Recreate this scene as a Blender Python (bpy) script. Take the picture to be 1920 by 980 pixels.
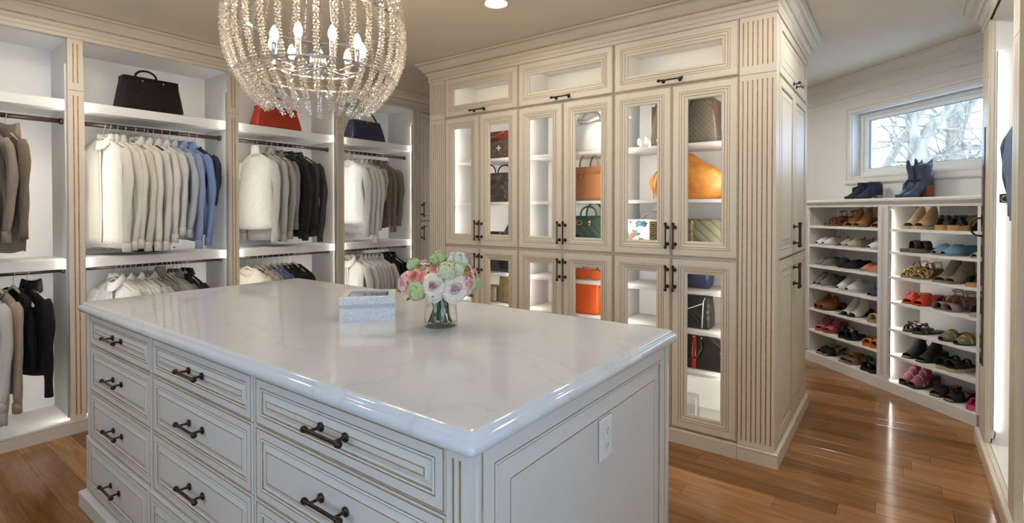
import bpy, math, random
from mathutils import Vector, Matrix
PI = math.pi
R = math.radians
for o in list(bpy.data.objects):
    bpy.data.objects.remove(o)
SC = bpy.context.scene
COL = SC.collection

# ------------------------------------------------------------------ camera
cam_d = bpy.data.cameras.new('camera')
cam_d.sensor_fit = 'HORIZONTAL'
cam_d.sensor_width = 36.0
cam_d.lens = 974.04 / 1920 * 36.0
cam_d.shift_y = -81.47 / 1920
cam_d.clip_start = 0.02
cam = bpy.data.objects.new('camera', cam_d)
COL.objects.link(cam)
cam.location = (0, 0, 1.44)
cam.rotation_euler = (R(90 - 0.732), 0, R(36.7346 - 90))
SC.camera = cam

# ------------------------------------------------------------------ view
SC.view_settings.view_transform = 'Standard'
SC.view_settings.look = 'None'
SC.view_settings.gamma = 1.0
SC.view_settings.use_curve_mapping = False
SC.view_settings.exposure = 0.0
cy = SC.cycles
cy.max_bounces = 6
cy.use_adaptive_sampling = True
cy.adaptive_threshold = 0.03
cy.diffuse_bounces = 4
cy.glossy_bounces = 4
cy.transmission_bounces = 6
cy.transparent_max_bounces = 16
cy.caustics_reflective = False
cy.caustics_refractive = False
cy.sample_clamp_indirect = 4.0
cy.use_denoising = True
cy.use_light_tree = True

# ------------------------------------------------------------------ light levels
SKY = 5.6            # overcast sky
LED = 33           # shelf strips in the wardrobe bays
LED_GLASS = 50
LED_TOP = 10.5
LED_SHOE = 24
LED_RIGHT = 11
BULB = 195
DOWN = 11.5           # recessed down lights (W)

# ------------------------------------------------------------------ world: an even overcast sky
W = bpy.data.worlds.new('overcast_sky')
SC.world = W
W.use_nodes = True
bg = W.node_tree.nodes['Background']
bg.inputs['Color'].default_value = (0.53, 0.735, 1.0, 1)
bg.inputs['Strength'].default_value = SKY

CEIL = 2.714

def portal(name, loc, rot, sx, sy):
    l = bpy.data.lights.new(name, 'AREA')
    l.shape = 'RECTANGLE'
    l.size, l.size_y = sx, sy
    l.cycles.is_portal = True
    o = bpy.data.objects.new(name, l)
    COL.objects.link(o)
    o.location = loc
    o.rotation_euler = rot
    return o

# windows of the room (sizes reused by the walls below): two unseen ones added behind the camera for daylight on the island, one above the shoe shelves
BACKWIN = (-1.70, 0.50, 1.80, 0.90, 2.20)      # wall x, y0, y1, z0, z1
SIDEWIN = (-0.99, -1.00, 0.60, 0.72, 2.20)     # wall y, x0, x1, z0, z1
portal('window_portal', (BACKWIN[0] - .06, (BACKWIN[1] + BACKWIN[2]) / 2, (BACKWIN[3] + BACKWIN[4]) / 2), (R(90), 0, R(-90)), BACKWIN[2] - BACKWIN[1], BACKWIN[4] - BACKWIN[3])
portal('window_portal', ((SIDEWIN[1] + SIDEWIN[2]) / 2, SIDEWIN[0] - .06, (SIDEWIN[3] + SIDEWIN[4]) / 2), (R(90), 0, 0 + PI), SIDEWIN[2] - SIDEWIN[1], SIDEWIN[4] - SIDEWIN[3])

# ------------------------------------------------------------------ materials
MATS = {}

def _new(name):
    m = bpy.data.materials.new(name)
    m.use_nodes = True
    nt = m.node_tree
    return m, nt, nt.nodes['Principled BSDF']

def mat(name, col, rough=0.5, metal=0.0, var=0.04, scale=8.0, bump=0.0, bscale=60.0, spec=0.5, stretch=(1, 1, 1), coat=0.0, sheen=0.0, trans=0.0, col2=None):
    if name in MATS:
        return MATS[name]
    m, nt, b = _new(name)
    L = nt.links.new
    tc = nt.nodes.new('ShaderNodeTexCoord')
    mp = nt.nodes.new('ShaderNodeMapping')
    mp.inputs['Scale'].default_value = stretch
    L(tc.outputs['Object'], mp.inputs['Vector'])
    nz = nt.nodes.new('ShaderNodeTexNoise')
    nz.inputs['Scale'].default_value = scale
    nz.inputs['Detail'].default_value = 3
    L(mp.outputs['Vector'], nz.inputs['Vector'])
    rp = nt.nodes.new('ShaderNodeValToRGB')
    c2 = col2 if col2 else tuple(min(1, c * (1 + var)) for c in col)
    c1 = col if col2 else tuple(c * (1 - var) for c in col)
    rp.color_ramp.elements[0].position = 0.3
    rp.color_ramp.elements[1].position = 0.7
    rp.color_ramp.elements[0].color = (*c1, 1)
    rp.color_ramp.elements[1].color = (*c2, 1)
    L(nz.outputs['Fac'], rp.inputs['Fac'])
    L(rp.outputs['Color'], b.inputs['Base Color'])
    b.inputs['Roughness'].default_value = rough
    b.inputs['Metallic'].default_value = metal
    b.inputs['Specular IOR Level'].default_value = spec
    b.inputs['Coat Weight'].default_value = coat
    b.inputs['Sheen Weight'].default_value = sheen
    b.inputs['Transmission Weight'].default_value = trans
    if bump > 0:
        n2 = nt.nodes.new('ShaderNodeTexNoise')
        n2.inputs['Scale'].default_value = bscale
        n2.inputs['Detail'].default_value = 2
        L(mp.outputs['Vector'], n2.inputs['Vector'])
        bp = nt.nodes.new('ShaderNodeBump')
        bp.inputs['Strength'].default_value = bump
        bp.inputs['Distance'].default_value = 0.01
        L(n2.outputs['Fac'], bp.inputs['Height'])
        L(bp.outputs['Normal'], b.inputs['Normal'])
    MATS[name] = m
    return m

def emit(name, col, strength):
    if name in MATS:
        return MATS[name]
    m = bpy.data.materials.new(name)
    m.use_nodes = True
    nt = m.node_tree
    nt.nodes.clear()
    out = nt.nodes.new('ShaderNodeOutputMaterial')
    e = nt.nodes.new('ShaderNodeEmission')
    e.inputs['Color'].default_value = (*col, 1)
    e.inputs['Strength'].default_value = strength
    nt.links.new(e.outputs[0], out.inputs['Surface'])
    MATS[name] = m
    return m

def clear_glass(name, tint=(1, 1, 1), gloss=0.0, rough=0.02, ior=1.45):
    """thin clear glass: see-through plus a Fresnel reflection"""
    if name in MATS:
        return MATS[name]
    m = bpy.data.materials.new(name)
    m.use_nodes = True
    nt = m.node_tree
    nt.nodes.clear()
    L = nt.links.new
    out = nt.nodes.new('ShaderNodeOutputMaterial')
    mx = nt.nodes.new('ShaderNodeMixShader')
    tr = nt.nodes.new('ShaderNodeBsdfTransparent')
    tr.inputs['Color'].default_value = (*tint, 1)
    gl = nt.nodes.new('ShaderNodeBsdfGlossy')
    gl.inputs['Roughness'].default_value = rough
    lw = nt.nodes.new('ShaderNodeLayerWeight')      # Schlick's Fresnel, alike on both faces of the pane
    lw.inputs['Blend'].default_value = 0.5
    pw = nt.nodes.new('ShaderNodeMath'); pw.operation = 'POWER'; pw.inputs[1].default_value = 5.0
    L(lw.outputs['Facing'], pw.inputs[0])
    ad = nt.nodes.new('ShaderNodeMath'); ad.operation = 'MULTIPLY_ADD'
    f0 = ((ior - 1) / (ior + 1)) ** 2 * 0.6 + gloss
    ad.inputs[1].default_value = 1 - f0
    ad.inputs[2].default_value = f0
    L(pw.outputs[0], ad.inputs[0])
    L(ad.outputs[0], mx.inputs['Fac'])
    L(tr.outputs[0], mx.inputs[1])
    L(gl.outputs[0], mx.inputs[2])
    L(mx.outputs[0], out.inputs['Surface'])
    MATS[name] = m
    return m

def paint(name='cream_paint', col=(0.725, 0.65, 0.525)):
    return mat(name, col, rough=0.42, var=0.02, scale=3, bump=0.015, bscale=140, spec=0.4)

PAINT = paint()
WHITE = mat('white_melamine', (0.90, 0.885, 0.845), rough=0.38, var=0.015, scale=4, spec=0.4)
GLAZE = mat('brown_glaze', (0.50, 0.28, 0.095), rough=0.55, var=0.25, scale=30)
GLAZE_L = mat('pale_brown_glaze', (0.50, 0.365, 0.215), rough=0.55, var=0.2, scale=30)
ISL = paint('cream_paint_daylit', (0.70, 0.675, 0.62))  # same cream paint, cooled to carry the bluish daylight in its colour
TRIMW = mat('white_trim_paint', (0.82, 0.80, 0.755), rough=0.4, var=0.015, scale=3)
WALLM = mat('wall_paint', (0.82, 0.81, 0.775), rough=0.7, var=0.015, scale=2, bump=0.02, bscale=120)
CEILM = mat('ceiling_paint', (0.80, 0.725, 0.61), rough=0.8, var=0.02, scale=1.5, bump=0.02, bscale=150)
BRONZE = mat('oil_rubbed_bronze', (0.055, 0.038, 0.030), rough=0.34, metal=0.85, var=0.35, scale=40)
ROD = mat('dark_bronze_rod', (0.060, 0.036, 0.027), rough=0.35, metal=0.6, var=0.2, scale=30)
CHROME = mat('polished_chrome', (0.78, 0.78, 0.78), rough=0.12, metal=1.0, var=0.03)
SILVER = mat('hook_wire', (0.80, 0.79, 0.76), rough=0.28, metal=0.9, var=0.03)
GOLD = mat('gold_hardware', (0.80, 0.54, 0.17), rough=0.25, metal=1.0, var=0.08, scale=40)
HANGW = mat('cream_hanger_wood', (0.70, 0.62, 0.46), rough=0.5, var=0.08, scale=12, stretch=(1, 6, 6))
PANE = clear_glass('cabinet_glass')
LEDM = emit('led_diffuser', (1.0, 0.95, 0.88), LED)
LEDG = emit('led_diffuser_glass_cabinet', (1.0, 0.95, 0.86), LED_GLASS)
LEDT = emit('led_diffuser_top', (1.0, 0.88, 0.71), LED_TOP)
LEDS = emit('led_diffuser_shoe', (1.0, 0.96, 0.88), LED_SHOE)
LEDR = emit('led_diffuser_right', (1.0, 0.96, 0.88), LED_RIGHT)
ALU = mat('aluminium_profile', (0.62, 0.62, 0.60), rough=0.4, metal=0.7)
BLACKP = mat('black_plastic', (0.012, 0.012, 0.013), rough=0.4)

def wood_floor():
    m, nt, b = _new('oak_plank')
    L = nt.links.new
    tc = nt.nodes.new('ShaderNodeTexCoord')
    oi = nt.nodes.new('ShaderNodeObjectInfo')
    ge = nt.nodes.new('ShaderNodeNewGeometry')
    ad = nt.nodes.new('ShaderNodeMath'); ad.operation = 'ADD'
    L(oi.outputs['Random'], ad.inputs[0])
    L(ge.outputs['Random Per Island'], ad.inputs[1])
    fr = nt.nodes.new('ShaderNodeMath'); fr.operation = 'FRACT'
    L(ad.outputs[0], fr.inputs[0])
    mul = nt.nodes.new('ShaderNodeMath'); mul.operation = 'MULTIPLY'; mul.inputs[1].default_value = 37.0
    L(fr.outputs[0], mul.inputs[0])
    mp = nt.nodes.new('ShaderNodeMapping')
    mp.inputs['Scale'].default_value = (16, 1.1, 1)
    L(ge.outputs['Position'], mp.inputs['Vector'])
    nz = nt.nodes.new('ShaderNodeTexNoise'); nz.noise_dimensions = '4D'
    nz.inputs['Scale'].default_value = 1.6; nz.inputs['Detail'].default_value = 6; nz.inputs['Distortion'].default_value = 1.2
    L(mp.outputs['Vector'], nz.inputs['Vector']); L(mul.outputs[0], nz.inputs['W'])
    mp2 = nt.nodes.new('ShaderNodeMapping'); mp2.inputs['Scale'].default_value = (90, 5, 1)
    L(ge.outputs['Position'], mp2.inputs['Vector'])
    n2 = nt.nodes.new('ShaderNodeTexNoise'); n2.noise_dimensions = '4D'
    n2.inputs['Scale'].default_value = 2.0; n2.inputs['Detail'].default_value = 3
    L(mp2.outputs['Vector'], n2.inputs['Vector']); L(mul.outputs[0], n2.inputs['W'])
    base = nt.nodes.new('ShaderNodeValToRGB')
    e = base.color_ramp.elements
    e[0].position = 0.0; e[0].color = (0.20, 0.088, 0.028, 1)
    e[1].position = 1.0; e[1].color = (0.44, 0.225, 0.085, 1)
    x = e.new(0.35); x.color = (0.285, 0.130, 0.044, 1)
    x = e.new(0.7); x.color = (0.37, 0.180, 0.066, 1)
    L(fr.outputs[0], base.inputs['Fac'])
    rp = nt.nodes.new('ShaderNodeValToRGB')
    rp.color_ramp.elements[0].position = 0.34; rp.color_ramp.elements[0].color = (0.70, 0.66, 0.60, 1)
    rp.color_ramp.elements[1].position = 0.66; rp.color_ramp.elements[1].color = (1.10, 1.10, 1.08, 1)
    L(nz.outputs['Fac'], rp.inputs['Fac'])
    m1 = nt.nodes.new('ShaderNodeMix'); m1.data_type = 'RGBA'; m1.blend_type = 'MULTIPLY'; m1.inputs[0].default_value = 1
    L(base.outputs['Color'], m1.inputs[6]); L(rp.outputs['Color'], m1.inputs[7])
    rp2 = nt.nodes.new('ShaderNodeValToRGB')
    rp2.color_ramp.elements[0].position = 0.3; rp2.color_ramp.elements[0].color = (0.80, 0.78, 0.76, 1)
    rp2.color_ramp.elements[1].position = 0.6; rp2.color_ramp.elements[1].color = (1.05, 1.05, 1.05, 1)
    L(n2.outputs['Fac'], rp2.inputs['Fac'])
    m2 = nt.nodes.new('ShaderNodeMix'); m2.data_type = 'RGBA'; m2.blend_type = 'MULTIPLY'; m2.inputs[0].default_value = 1
    L(m1.outputs[2], m2.inputs[6]); L(rp2.outputs['Color'], m2.inputs[7])
    L(m2.outputs[2], b.inputs['Base Color'])
    b.inputs['Roughness'].default_value = 0.14
    b.inputs['Specular IOR Level'].default_value = 0.5
    bp = nt.nodes.new('ShaderNodeBump'); bp.inputs['Strength'].default_value = 0.03; bp.inputs['Distance'].default_value = 0.004
    L(nz.outputs['Fac'], bp.inputs['Height']); L(bp.outputs['Normal'], b.inputs['Normal'])
    MATS['oak_plank'] = m
    return m
OAK = wood_floor()

def quartz():
    m, nt, b = _new('white_quartz')
    L = nt.links.new
    tc = nt.nodes.new('ShaderNodeTexCoord')
    n1 = nt.nodes.new('ShaderNodeTexNoise'); n1.inputs['Scale'].default_value = 1.3; n1.inputs['Detail'].default_value = 6; n1.inputs['Distortion'].default_value = 1.5
    L(tc.outputs['Object'], n1.inputs['Vector'])
    rp = nt.nodes.new('ShaderNodeValToRGB')
    e = rp.color_ramp.elements
    e[0].position = 0.0; e[0].color = (0.70, 0.712, 0.73, 1)
    e[1].position = 1.0; e[1].color = (0.725, 0.737, 0.755, 1)
    for p, c in ((0.485, (0.70, 0.712, 0.73, 1)), (0.5, (0.655, 0.66, 0.67, 1)), (0.515, (0.71, 0.722, 0.74, 1))):
        x = e.new(p); x.color = c
    L(n1.outputs['Fac'], rp.inputs['Fac'])
    n2 = nt.nodes.new('ShaderNodeTexNoise'); n2.inputs['Scale'].default_value = 260
    L(tc.outputs['Object'], n2.inputs['Vector'])
    rp2 = nt.nodes.new('ShaderNodeValToRGB')
    rp2.color_ramp.elements[0].position = 0.3; rp2.color_ramp.elements[0].color = (0.95, 0.95, 0.95, 1)
    rp2.color_ramp.elements[1].position = 0.7; rp2.color_ramp.elements[1].color = (1.02, 1.02, 1.02, 1)
    L(n2.outputs['Fac'], rp2.inputs['Fac'])
    mx = nt.nodes.new('ShaderNodeMix'); mx.data_type = 'RGBA'; mx.blend_type = 'MULTIPLY'; mx.inputs[0].default_value = 1
    L(rp.outputs['Color'], mx.inputs[6]); L(rp2.outputs['Color'], mx.inputs[7])
    L(mx.outputs[2], b.inputs['Base Color'])
    b.inputs['Roughness'].default_value = 0.085
    b.inputs['Specular IOR Level'].default_value = 0.6
    MATS['white_quartz'] = m
    return m
QUARTZ = quartz()

# ------------------------------------------------------------------ mesh builder
class MB:
    def __init__(s):
        s.v, s.f, s.m, s.s = [], [], [], []
    def face(s, idx, m=0, sm=False):
        s.f.append(tuple(idx)); s.m.append(m); s.s.append(sm)
    def box(s, x0, x1, y0, y1, z0, z1, m=0):
        b = len(s.v)
        s.v += [(x0, y0, z0), (x1, y0, z0), (x1, y1, z0), (x0, y1, z0), (x0, y0, z1), (x1, y0, z1), (x1, y1, z1), (x0, y1, z1)]
        for q in ((0, 3, 2, 1), (4, 5, 6, 7), (0, 1, 5, 4), (1, 2, 6, 5), (2, 3, 7, 6), (3, 0, 4, 7)):
            s.face([b + i for i in q], m)
        return s
    def loft(s, rings, m=0, closed=True, cap0=False, cap1=False, sm=True, mats=None):
        n = len(rings[0]); b = len(s.v)
        for r in rings:
            s.v += [tuple(p) for p in r]
        for i in range(len(rings) - 1):
            mm = mats[i] if mats else m
            for j in range(n if closed else n - 1):
                k = (j + 1) % n
                s.face((b + i * n + j, b + i * n + k, b + (i + 1) * n + k, b + (i + 1) * n + j), mm, sm)
        if cap0:
            s.face([b + j for j in range(n)][::-1], mats[0] if mats else m)
        if cap1:
            s.face([b + (len(rings) - 1) * n + j for j in range(n)], mats[-1] if mats else m)
        return s
    def tube(s, path, r, n=8, m=0, cap=True, flat=1.0, up=None, sm=True):
        pts = [Vector(p) for p in path]
        rs = r if isinstance(r, (list, tuple)) else [r] * len(pts)
        rings = []
        prev = None
        for i, p in enumerate(pts):
            if i == 0: t = pts[1] - p
            elif i == len(pts) - 1: t = p - pts[i - 1]
            else: t = pts[i + 1] - pts[i - 1]
            t = t.normalized() if t.length > 1e-9 else Vector((0, 0, 1))
            if prev is None:
                ref = Vector(up) if up else (Vector((0, 0, 1)) if abs(t.z) < 0.9 else Vector((1, 0, 0)))
                a = (ref - t * ref.dot(t)).normalized()
            else:
                a = prev - t * prev.dot(t)
                a = a.normalized() if a.length > 1e-6 else t.orthogonal().normalized()
            prev = a
            bb = t.cross(a)
            rings.append([p + a * (math.cos(2 * PI * k / n) * rs[i]) + bb * (math.sin(2 * PI * k / n) * rs[i] * flat) for k in range(n)])
        return s.loft(rings, m, True, cap, cap, sm)
    def lathe(s, prof, n=16, m=0, c=(0, 0, 0), axis='z', cap0=True, cap1=True, sm=True):
        rings = []
        for r, h in prof:
            ring = []
            for k in range(n):
                a = 2 * PI * k / n
                x, y = r * math.cos(a), r * math.sin(a)
                if axis == 'z': p = (c[0] + x, c[1] + y, c[2] + h)
                elif axis == 'y': p = (c[0] + y, c[1] + h, c[2] + x)
                else: p = (c[0] + h, c[1] + x, c[2] + y)
                ring.append(p)
            rings.append(ring)
        return s.loft(rings, m, True, cap0, cap1, sm)
    def ball(s, c, r, n=10, k=6, m=0, sz=(1, 1, 1)):
        prof = [(max(1e-4, math.sin(PI * i / k)), -math.cos(PI * i / k)) for i in range(k + 1)]
        rings = [[(c[0] + r * sz[0] * pr * math.cos(2 * PI * j / n), c[1] + r * sz[1] * pr * math.sin(2 * PI * j / n), c[2] + r * sz[2] * h) for j in range(n)] for pr, h in prof]
        return s.loft(rings, m, True, False, False, True)
    def xf(s, mtx, start=0):
        for i in range(start, len(s.v)):
            s.v[i] = tuple(mtx @ Vector(s.v[i]))
        return s
    def mesh(s, name, mats):
        me = bpy.data.meshes.new(name)
        me.from_pydata(s.v, [], s.f)
        for mm in (mats if isinstance(mats, (list, tuple)) else [mats]):
            me.materials.append(mm)
        me.polygons.foreach_set('material_index', s.m)
        me.polygons.foreach_set('use_smooth', s.s)
        me.update()
        return me

def link(name, me, parent=None, loc=(0, 0, 0), rot=(0, 0, 0)):
    o = bpy.data.objects.new(name, me)
    COL.objects.link(o)
    o.location = loc
    o.rotation_euler = rot
    if parent is not None:
        o.parent = parent
    return o

def obj(name, mb, mats, parent=None, loc=(0, 0, 0), rot=(0, 0, 0), bevel=0, solid=0, subd=0):
    o = link(name, mb.mesh(name, mats), parent, loc, rot)
    if solid:
        md = o.modifiers.new('solid', 'SOLIDIFY'); md.thickness = solid; md.offset = 0
    if bevel:
        md = o.modifiers.new('bevel', 'BEVEL'); md.width = bevel; md.segments = 2; md.limit_method = 'ANGLE'; md.angle_limit = R(40)
    if subd:
        md = o.modifiers.new('subd', 'SUBSURF'); md.levels = subd; md.render_levels = subd
    return o

def tag(o, label=None, cat=None, group=None, kind=None):
    if label: o['label'] = label
    if cat: o['category'] = cat
    if group: o['group'] = group
    if kind: o['kind'] = kind
    return o

def thing(name, label, cat, loc=(0, 0, 0), rz=0.0, group=None, parent=None):
    o = bpy.data.objects.new(name, None)
    o.empty_display_size = 0.05
    COL.objects.link(o)
    o.location = loc
    o.rotation_euler = (0, 0, rz)
    return tag(o, label, cat, group)

def struct(name, mb, mats, **k):
    o = obj(name, mb, mats, **k)
    o['kind'] = 'structure'
    return o

def rectloop(x0, x1, y0, y1, z, r=0.0, n=4):
    if r <= 0:
        return [(x0, y0, z), (x1, y0, z), (x1, y1, z), (x0, y1, z)]
    out = []
    for cx, cy, a0 in ((x0 + r, y0 + r, 180), (x1 - r, y0 + r, 270), (x1 - r, y1 - r, 0), (x0 + r, y1 - r, 90)):
        for i in range(n + 1):
            a = R(a0 + 90 * i / n)
            out.append((cx + r * math.cos(a), cy + r * math.sin(a), z))
    return out

def sweep(mb, path, prof, mats=None):
    """path: 2D polyline; prof: (out, z) points, out measured to the right of travel; mitred corners"""
    n = len(path)
    rings = []
    for i, p in enumerate(path):
        p = Vector(p)
        d0 = (p - Vector(path[i - 1])).normalized() if i > 0 else None
        d1 = (Vector(path[i + 1]) - p).normalized() if i < n - 1 else None
        if d0 is None: d0 = d1
        if d1 is None: d1 = d0
        n0 = Vector((d0.y, -d0.x)); n1 = Vector((d1.y, -d1.x))
        b = (n0 + n1)
        b = b / max(1e-6, b.dot(n0))
        rings.append([(p.x + b.x * o, p.y + b.y * o, z) for o, z in prof])
    m = len(prof); base = len(mb.v)
    for r in rings: mb.v += r
    for i in range(n - 1):
        for j in range(m - 1):
            mb.face((base + i * m + j, base + i * m + j + 1, base + (i + 1) * m + j + 1, base + (i + 1) * m + j), mats[j] if mats else 0)
    mb.face([base + j for j in range(m)]); mb.face([base + (n - 1) * m + j for j in range(m)][::-1])
    return mb
# ================================================================== the setting
SQ = math.sqrt(0.5)
K0 = 5.05 * SQ                       # distance of the shoe shelves' front plane along its normal
SHOE_LOC = (K0 * SQ, -K0 * SQ, 0)    # frame of the angled wall: x to the right, y into the wall
SHOE_RZ = R(-135)
WALL_D = 0.325                       # shelf front to wall
LEFT_Y = 4.29
GX = 3.21
GY0, GY1 = 0.556, 3.29

# ---- floor: slab with planks laid on it
fl = struct('floor', MB().box(-1.85, 6.4, -1.15, 4.9, -0.06, -0.012), mat('subfloor', (0.10, 0.05, 0.02), 0.8))
def _pix(x, y):
    c, s = 0.80140, 0.59812
    d = x * c + y * s
    if d < 0.3: return None
    return 960 + 974 * (x * s - y * c) / d, 396 + 974 * 1.44 / d
ISLP = [(147, 560), (545, 515), (1272, 620), (1262, 985), (215, 985), (147, 950)]
def _inpoly(u, v, P):
    c = False
    for i in range(len(P)):
        (x1, y1), (x2, y2) = P[i], P[i - 1]
        if (y1 > v) != (y2 > v) and u < (x2 - x1) * (v - y1) / (y2 - y1) + x1: c = not c
    return c
def _floor_seen(x, y):
    if y > 4.275 or (x > 3.185 and y > 0.535) or (.74 < x < 1.95 and .65 < y < 3.22) or (y < -.39 and x < 4.37) or x - y > 5.06: return False
    p = _pix(x, y)
    return bool(p and -5 < p[0] < 1925 and p[1] < 985 and not _inpoly(p[0], p[1], ISLP))
PW = 0.1275
def _plank_mesh():
    m = MB(); w = PW / 2 - 0.0004; g = 0.0012
    m.loft([rectloop(-w, w, 0, 1, -0.012), rectloop(-w, w, 0, 1, -g), rectloop(-w + g, w - g, 0.0006, 0.9994, 0)], 0, True, True, True, False)
    return m.mesh('plank', OAK)
pm = _plank_mesh()
rng = random.Random(5)
rest = MB()
nplank = 0
for i in range(int((6.4 + 1.85) / PW)):
    x = -1.84 + (i + .5) * PW
    y = -1.15 - rng.random()
    while y < 4.9:
        ln = rng.uniform(0.55, 1.55)
        y0, y1 = max(y, -1.15), min(y + ln, 4.9)
        y += ln
        if y1 - y0 < 0.02: continue
        seen = any(_floor_seen(x + dx, y0 + (y1 - y0) * k / 10) for k in range(11) for dx in (-.05, .05))
        if seen and nplank < 300:
            o = link('plank', pm, fl, (x, y0, 0)); o.scale = (1, y1 - y0 - 0.0008, 1)
            nplank += 1
        else:
            w = PW / 2 - .0004
            rest.loft([rectloop(x - w, x + w, y0, y1 - .0008, -.012), rectloop(x - w, x + w, y0, y1 - .0008, 0)], 0, True, False, True, False)
o = obj('planks', rest, OAK, fl); o['kind'] = 'stuff'

# ---- ceiling and walls
mb = MB(); mb.box(-1.85, 6.4, -1.15, 4.9, CEIL, CEIL + .08)
struct('ceiling', mb, CEILM)
mb = MB(); mb.box(-1.85, 6.4, 4.745, 4.9, 0, CEIL); struct('wall_left', mb, WALLM)
mb = MB(); mb.box(6.24, 6.4, .60, 4.745, 0, CEIL); struct('wall_far', mb, WALLM)
def holed(mb, u0, u1, z0, z1, h, put):
    a, b, c, d = h
    for r in ((u0, a, z0, z1), (b, u1, z0, z1), (a, b, z0, c), (a, b, d, z1)):
        put(mb, *r)
mb = MB(); bx, y0, y1, z0, z1 = BACKWIN
holed(mb, -1.15, 4.745, 0, CEIL, (y0, y1, z0, z1), lambda m, a, b, c, d: m.box(bx - .12, bx, a, b, c, d)); struct('wall_back', mb, WALLM)
mb = MB(); wy, x0, x1, z0, z1 = SIDEWIN
holed(mb, -1.70, 4.9, 0, CEIL, (x0, x1, z0, z1), lambda m, a, b, c, d: m.box(a, b, wy - .12, wy, c, d)); struct('wall_right', mb, WALLM)
# angled wall in its own frame (x = -s)
WIN = (-4.418, -3.02, 1.764, 2.362)
mb = MB()
holed(mb, -5.05, -2.40, 0, CEIL, WIN, lambda m, a, b, c, d: m.box(a, b, WALL_D, WALL_D + .17, c, d))
struct('wall_angled', mb, WALLM, loc=SHOE_LOC, rot=(0, 0, SHOE_RZ))

# ---- windows
def frame4(mb, x0, x1, y0, y1, z0, z1, w, m=0):
    mb.box(x0, x0 + w, y0, y1, z0, z1, m); mb.box(x1 - w, x1, y0, y1, z0, z1, m)
    mb.box(x0 + w, x1 - w, y0, y1, z0, z0 + w, m); mb.box(x0 + w, x1 - w, y0, y1, z1 - w, z1, m)
WP = clear_glass('window_glass', (0.97, 0.99, 1.0))
a, b, c, d = WIN
cas = MB()
e = 0.07
prof = [(0.0, 0.0), (0.0, -.016), (.012, -.022), (.03, -.022), (.034, -.014), (.052, -.014), (.056, -.018), (.07, -.018), (.07, 0.0)]
rings = [[(a - e + i, WALL_D + y, c - e + i), (b + e - i, WALL_D + y, c - e + i), (b + e - i, WALL_D + y, d + e - i), (a - e + i, WALL_D + y, d + e - i)] for i, y in prof]
cas.loft(rings, 0, True, False, False, False)
frame4(cas, a, b, WALL_D, WALL_D + .16, c, d, .006)
w1 = struct('window_1', cas, TRIMW, loc=SHOE_LOC, rot=(0, 0, SHOE_RZ))
m = MB(); frame4(m, a + .006, b - .006, WALL_D + .085, WALL_D + .15, c + .006, d - .006, .035); frame4(m, a + .041, b - .041, WALL_D + .095, WALL_D + .14, c + .03, d - .03, .045)
obj('sash', m, mat('window_vinyl', (0.86, 0.87, 0.86), 0.35), w1, bevel=.004)
m = MB(); frame4(m, a + .084, b - .084, WALL_D + .105, WALL_D + .125, c + .073, d - .073, .006)
obj('gasket', m, mat('grey_gasket', (0.16, 0.18, 0.20), 0.6), w1)
m = MB(); m.box(a + .088, b - .088, WALL_D + .112, WALL_D + .117, c + .077, d - .077)
obj('pane', m, WP, w1)
def big_window(name, along, wpos, u0, u1, z0, z1, sgn):  # unseen windows added to let daylight in from behind the camera
    m = MB()
    def put(p0, p1, q0, q1, c, d):
        if along == 'y': m.box(wpos + q0, wpos + q1, p0, p1, c, d)
        else: m.box(p0, p1, wpos + q0, wpos + q1, c, d)
    for r in ((u0, u0 + .05, z0, z1), (u1 - .05, u1, z0, z1), (u0, u1, z0, z0 + .05), (u0, u1, z1 - .05, z1)):
        put(r[0], r[1], -.10, .0, r[2], r[3])
    n = 2
    for i in range(1, n):
        u = u0 + (u1 - u0) * i / n
        put(u - .03, u + .03, -.08, -.02, z0, z1)
    for r in ((u0 - .08, u0, z0 - .08, z1 + .08), (u1, u1 + .08, z0 - .08, z1 + .08), (u0, u1, z0 - .08, z0), (u0, u1, z1, z1 + .08)):
        put(r[0], r[1], .001, .018, r[2], r[3])
    w = struct(name, m, TRIMW)
    g = MB()
    if along == 'y': g.box(wpos - .05, wpos - .045, u0 + .05, u1 - .05, z0 + .05, z1 - .05)
    else: g.box(u0 + .05, u1 - .05, wpos - .05, wpos - .045, z0 + .05, z1 - .05)
    obj('pane', g, WP, w)
big_window('added_window_2', 'y', BACKWIN[0], *BACKWIN[1:], 1)
big_window('added_window_3', 'x', SIDEWIN[0], *SIDEWIN[1:], 1)

portal('window_portal', tuple(Matrix.Translation(SHOE_LOC) @ Matrix.Rotation(SHOE_RZ, 4, 'Z') @ Vector(((a + b) / 2, WALL_D + .19, (c + d) / 2))), (R(90), 0, SHOE_RZ), b - a, d - c)
# ---- crown mouldings
CP = [(0, 2.553), (.006, 2.553), (.010, 2.560), (.010, 2.574), (.0085, 2.577), (.010, 2.580), (.010, 2.604), (.022, 2.612), (.027, 2.626), (.027, 2.631), (.031, 2.634), (.031, 2.640), (.042, 2.646), (.056, 2.662), (.066, 2.682), (.078, 2.690), (.078, 2.694), (.086, 2.697), (.090, 2.706), (.090, 2.7095), (.087, 2.7105), (.087, 2.7145), (0, 2.7145)]
cm = [0] * 22
cm[4] = 2; cm[9] = 2; cm[10] = 2; cm[15] = 2; cm[19] = 1; cm[20] = 1
CM = [PAINT, GLAZE, GLAZE_L]
WM = [TRIMW, mat('crown_shadow_caulk', (0.62, 0.60, 0.56), 0.7), TRIMW]
tr = struct('trim_1', sweep(MB(), [(-1.7, LEFT_Y), (6.24, LEFT_Y)], CP, cm), CM)
tr = struct('trim_2', sweep(MB(), [(4.40, GY1), (GX, GY1), (GX, GY0), (4.40, GY0), (4.40, GY1 - .02)], CP, cm), CM)
kw = K0 + WALL_D
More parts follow.
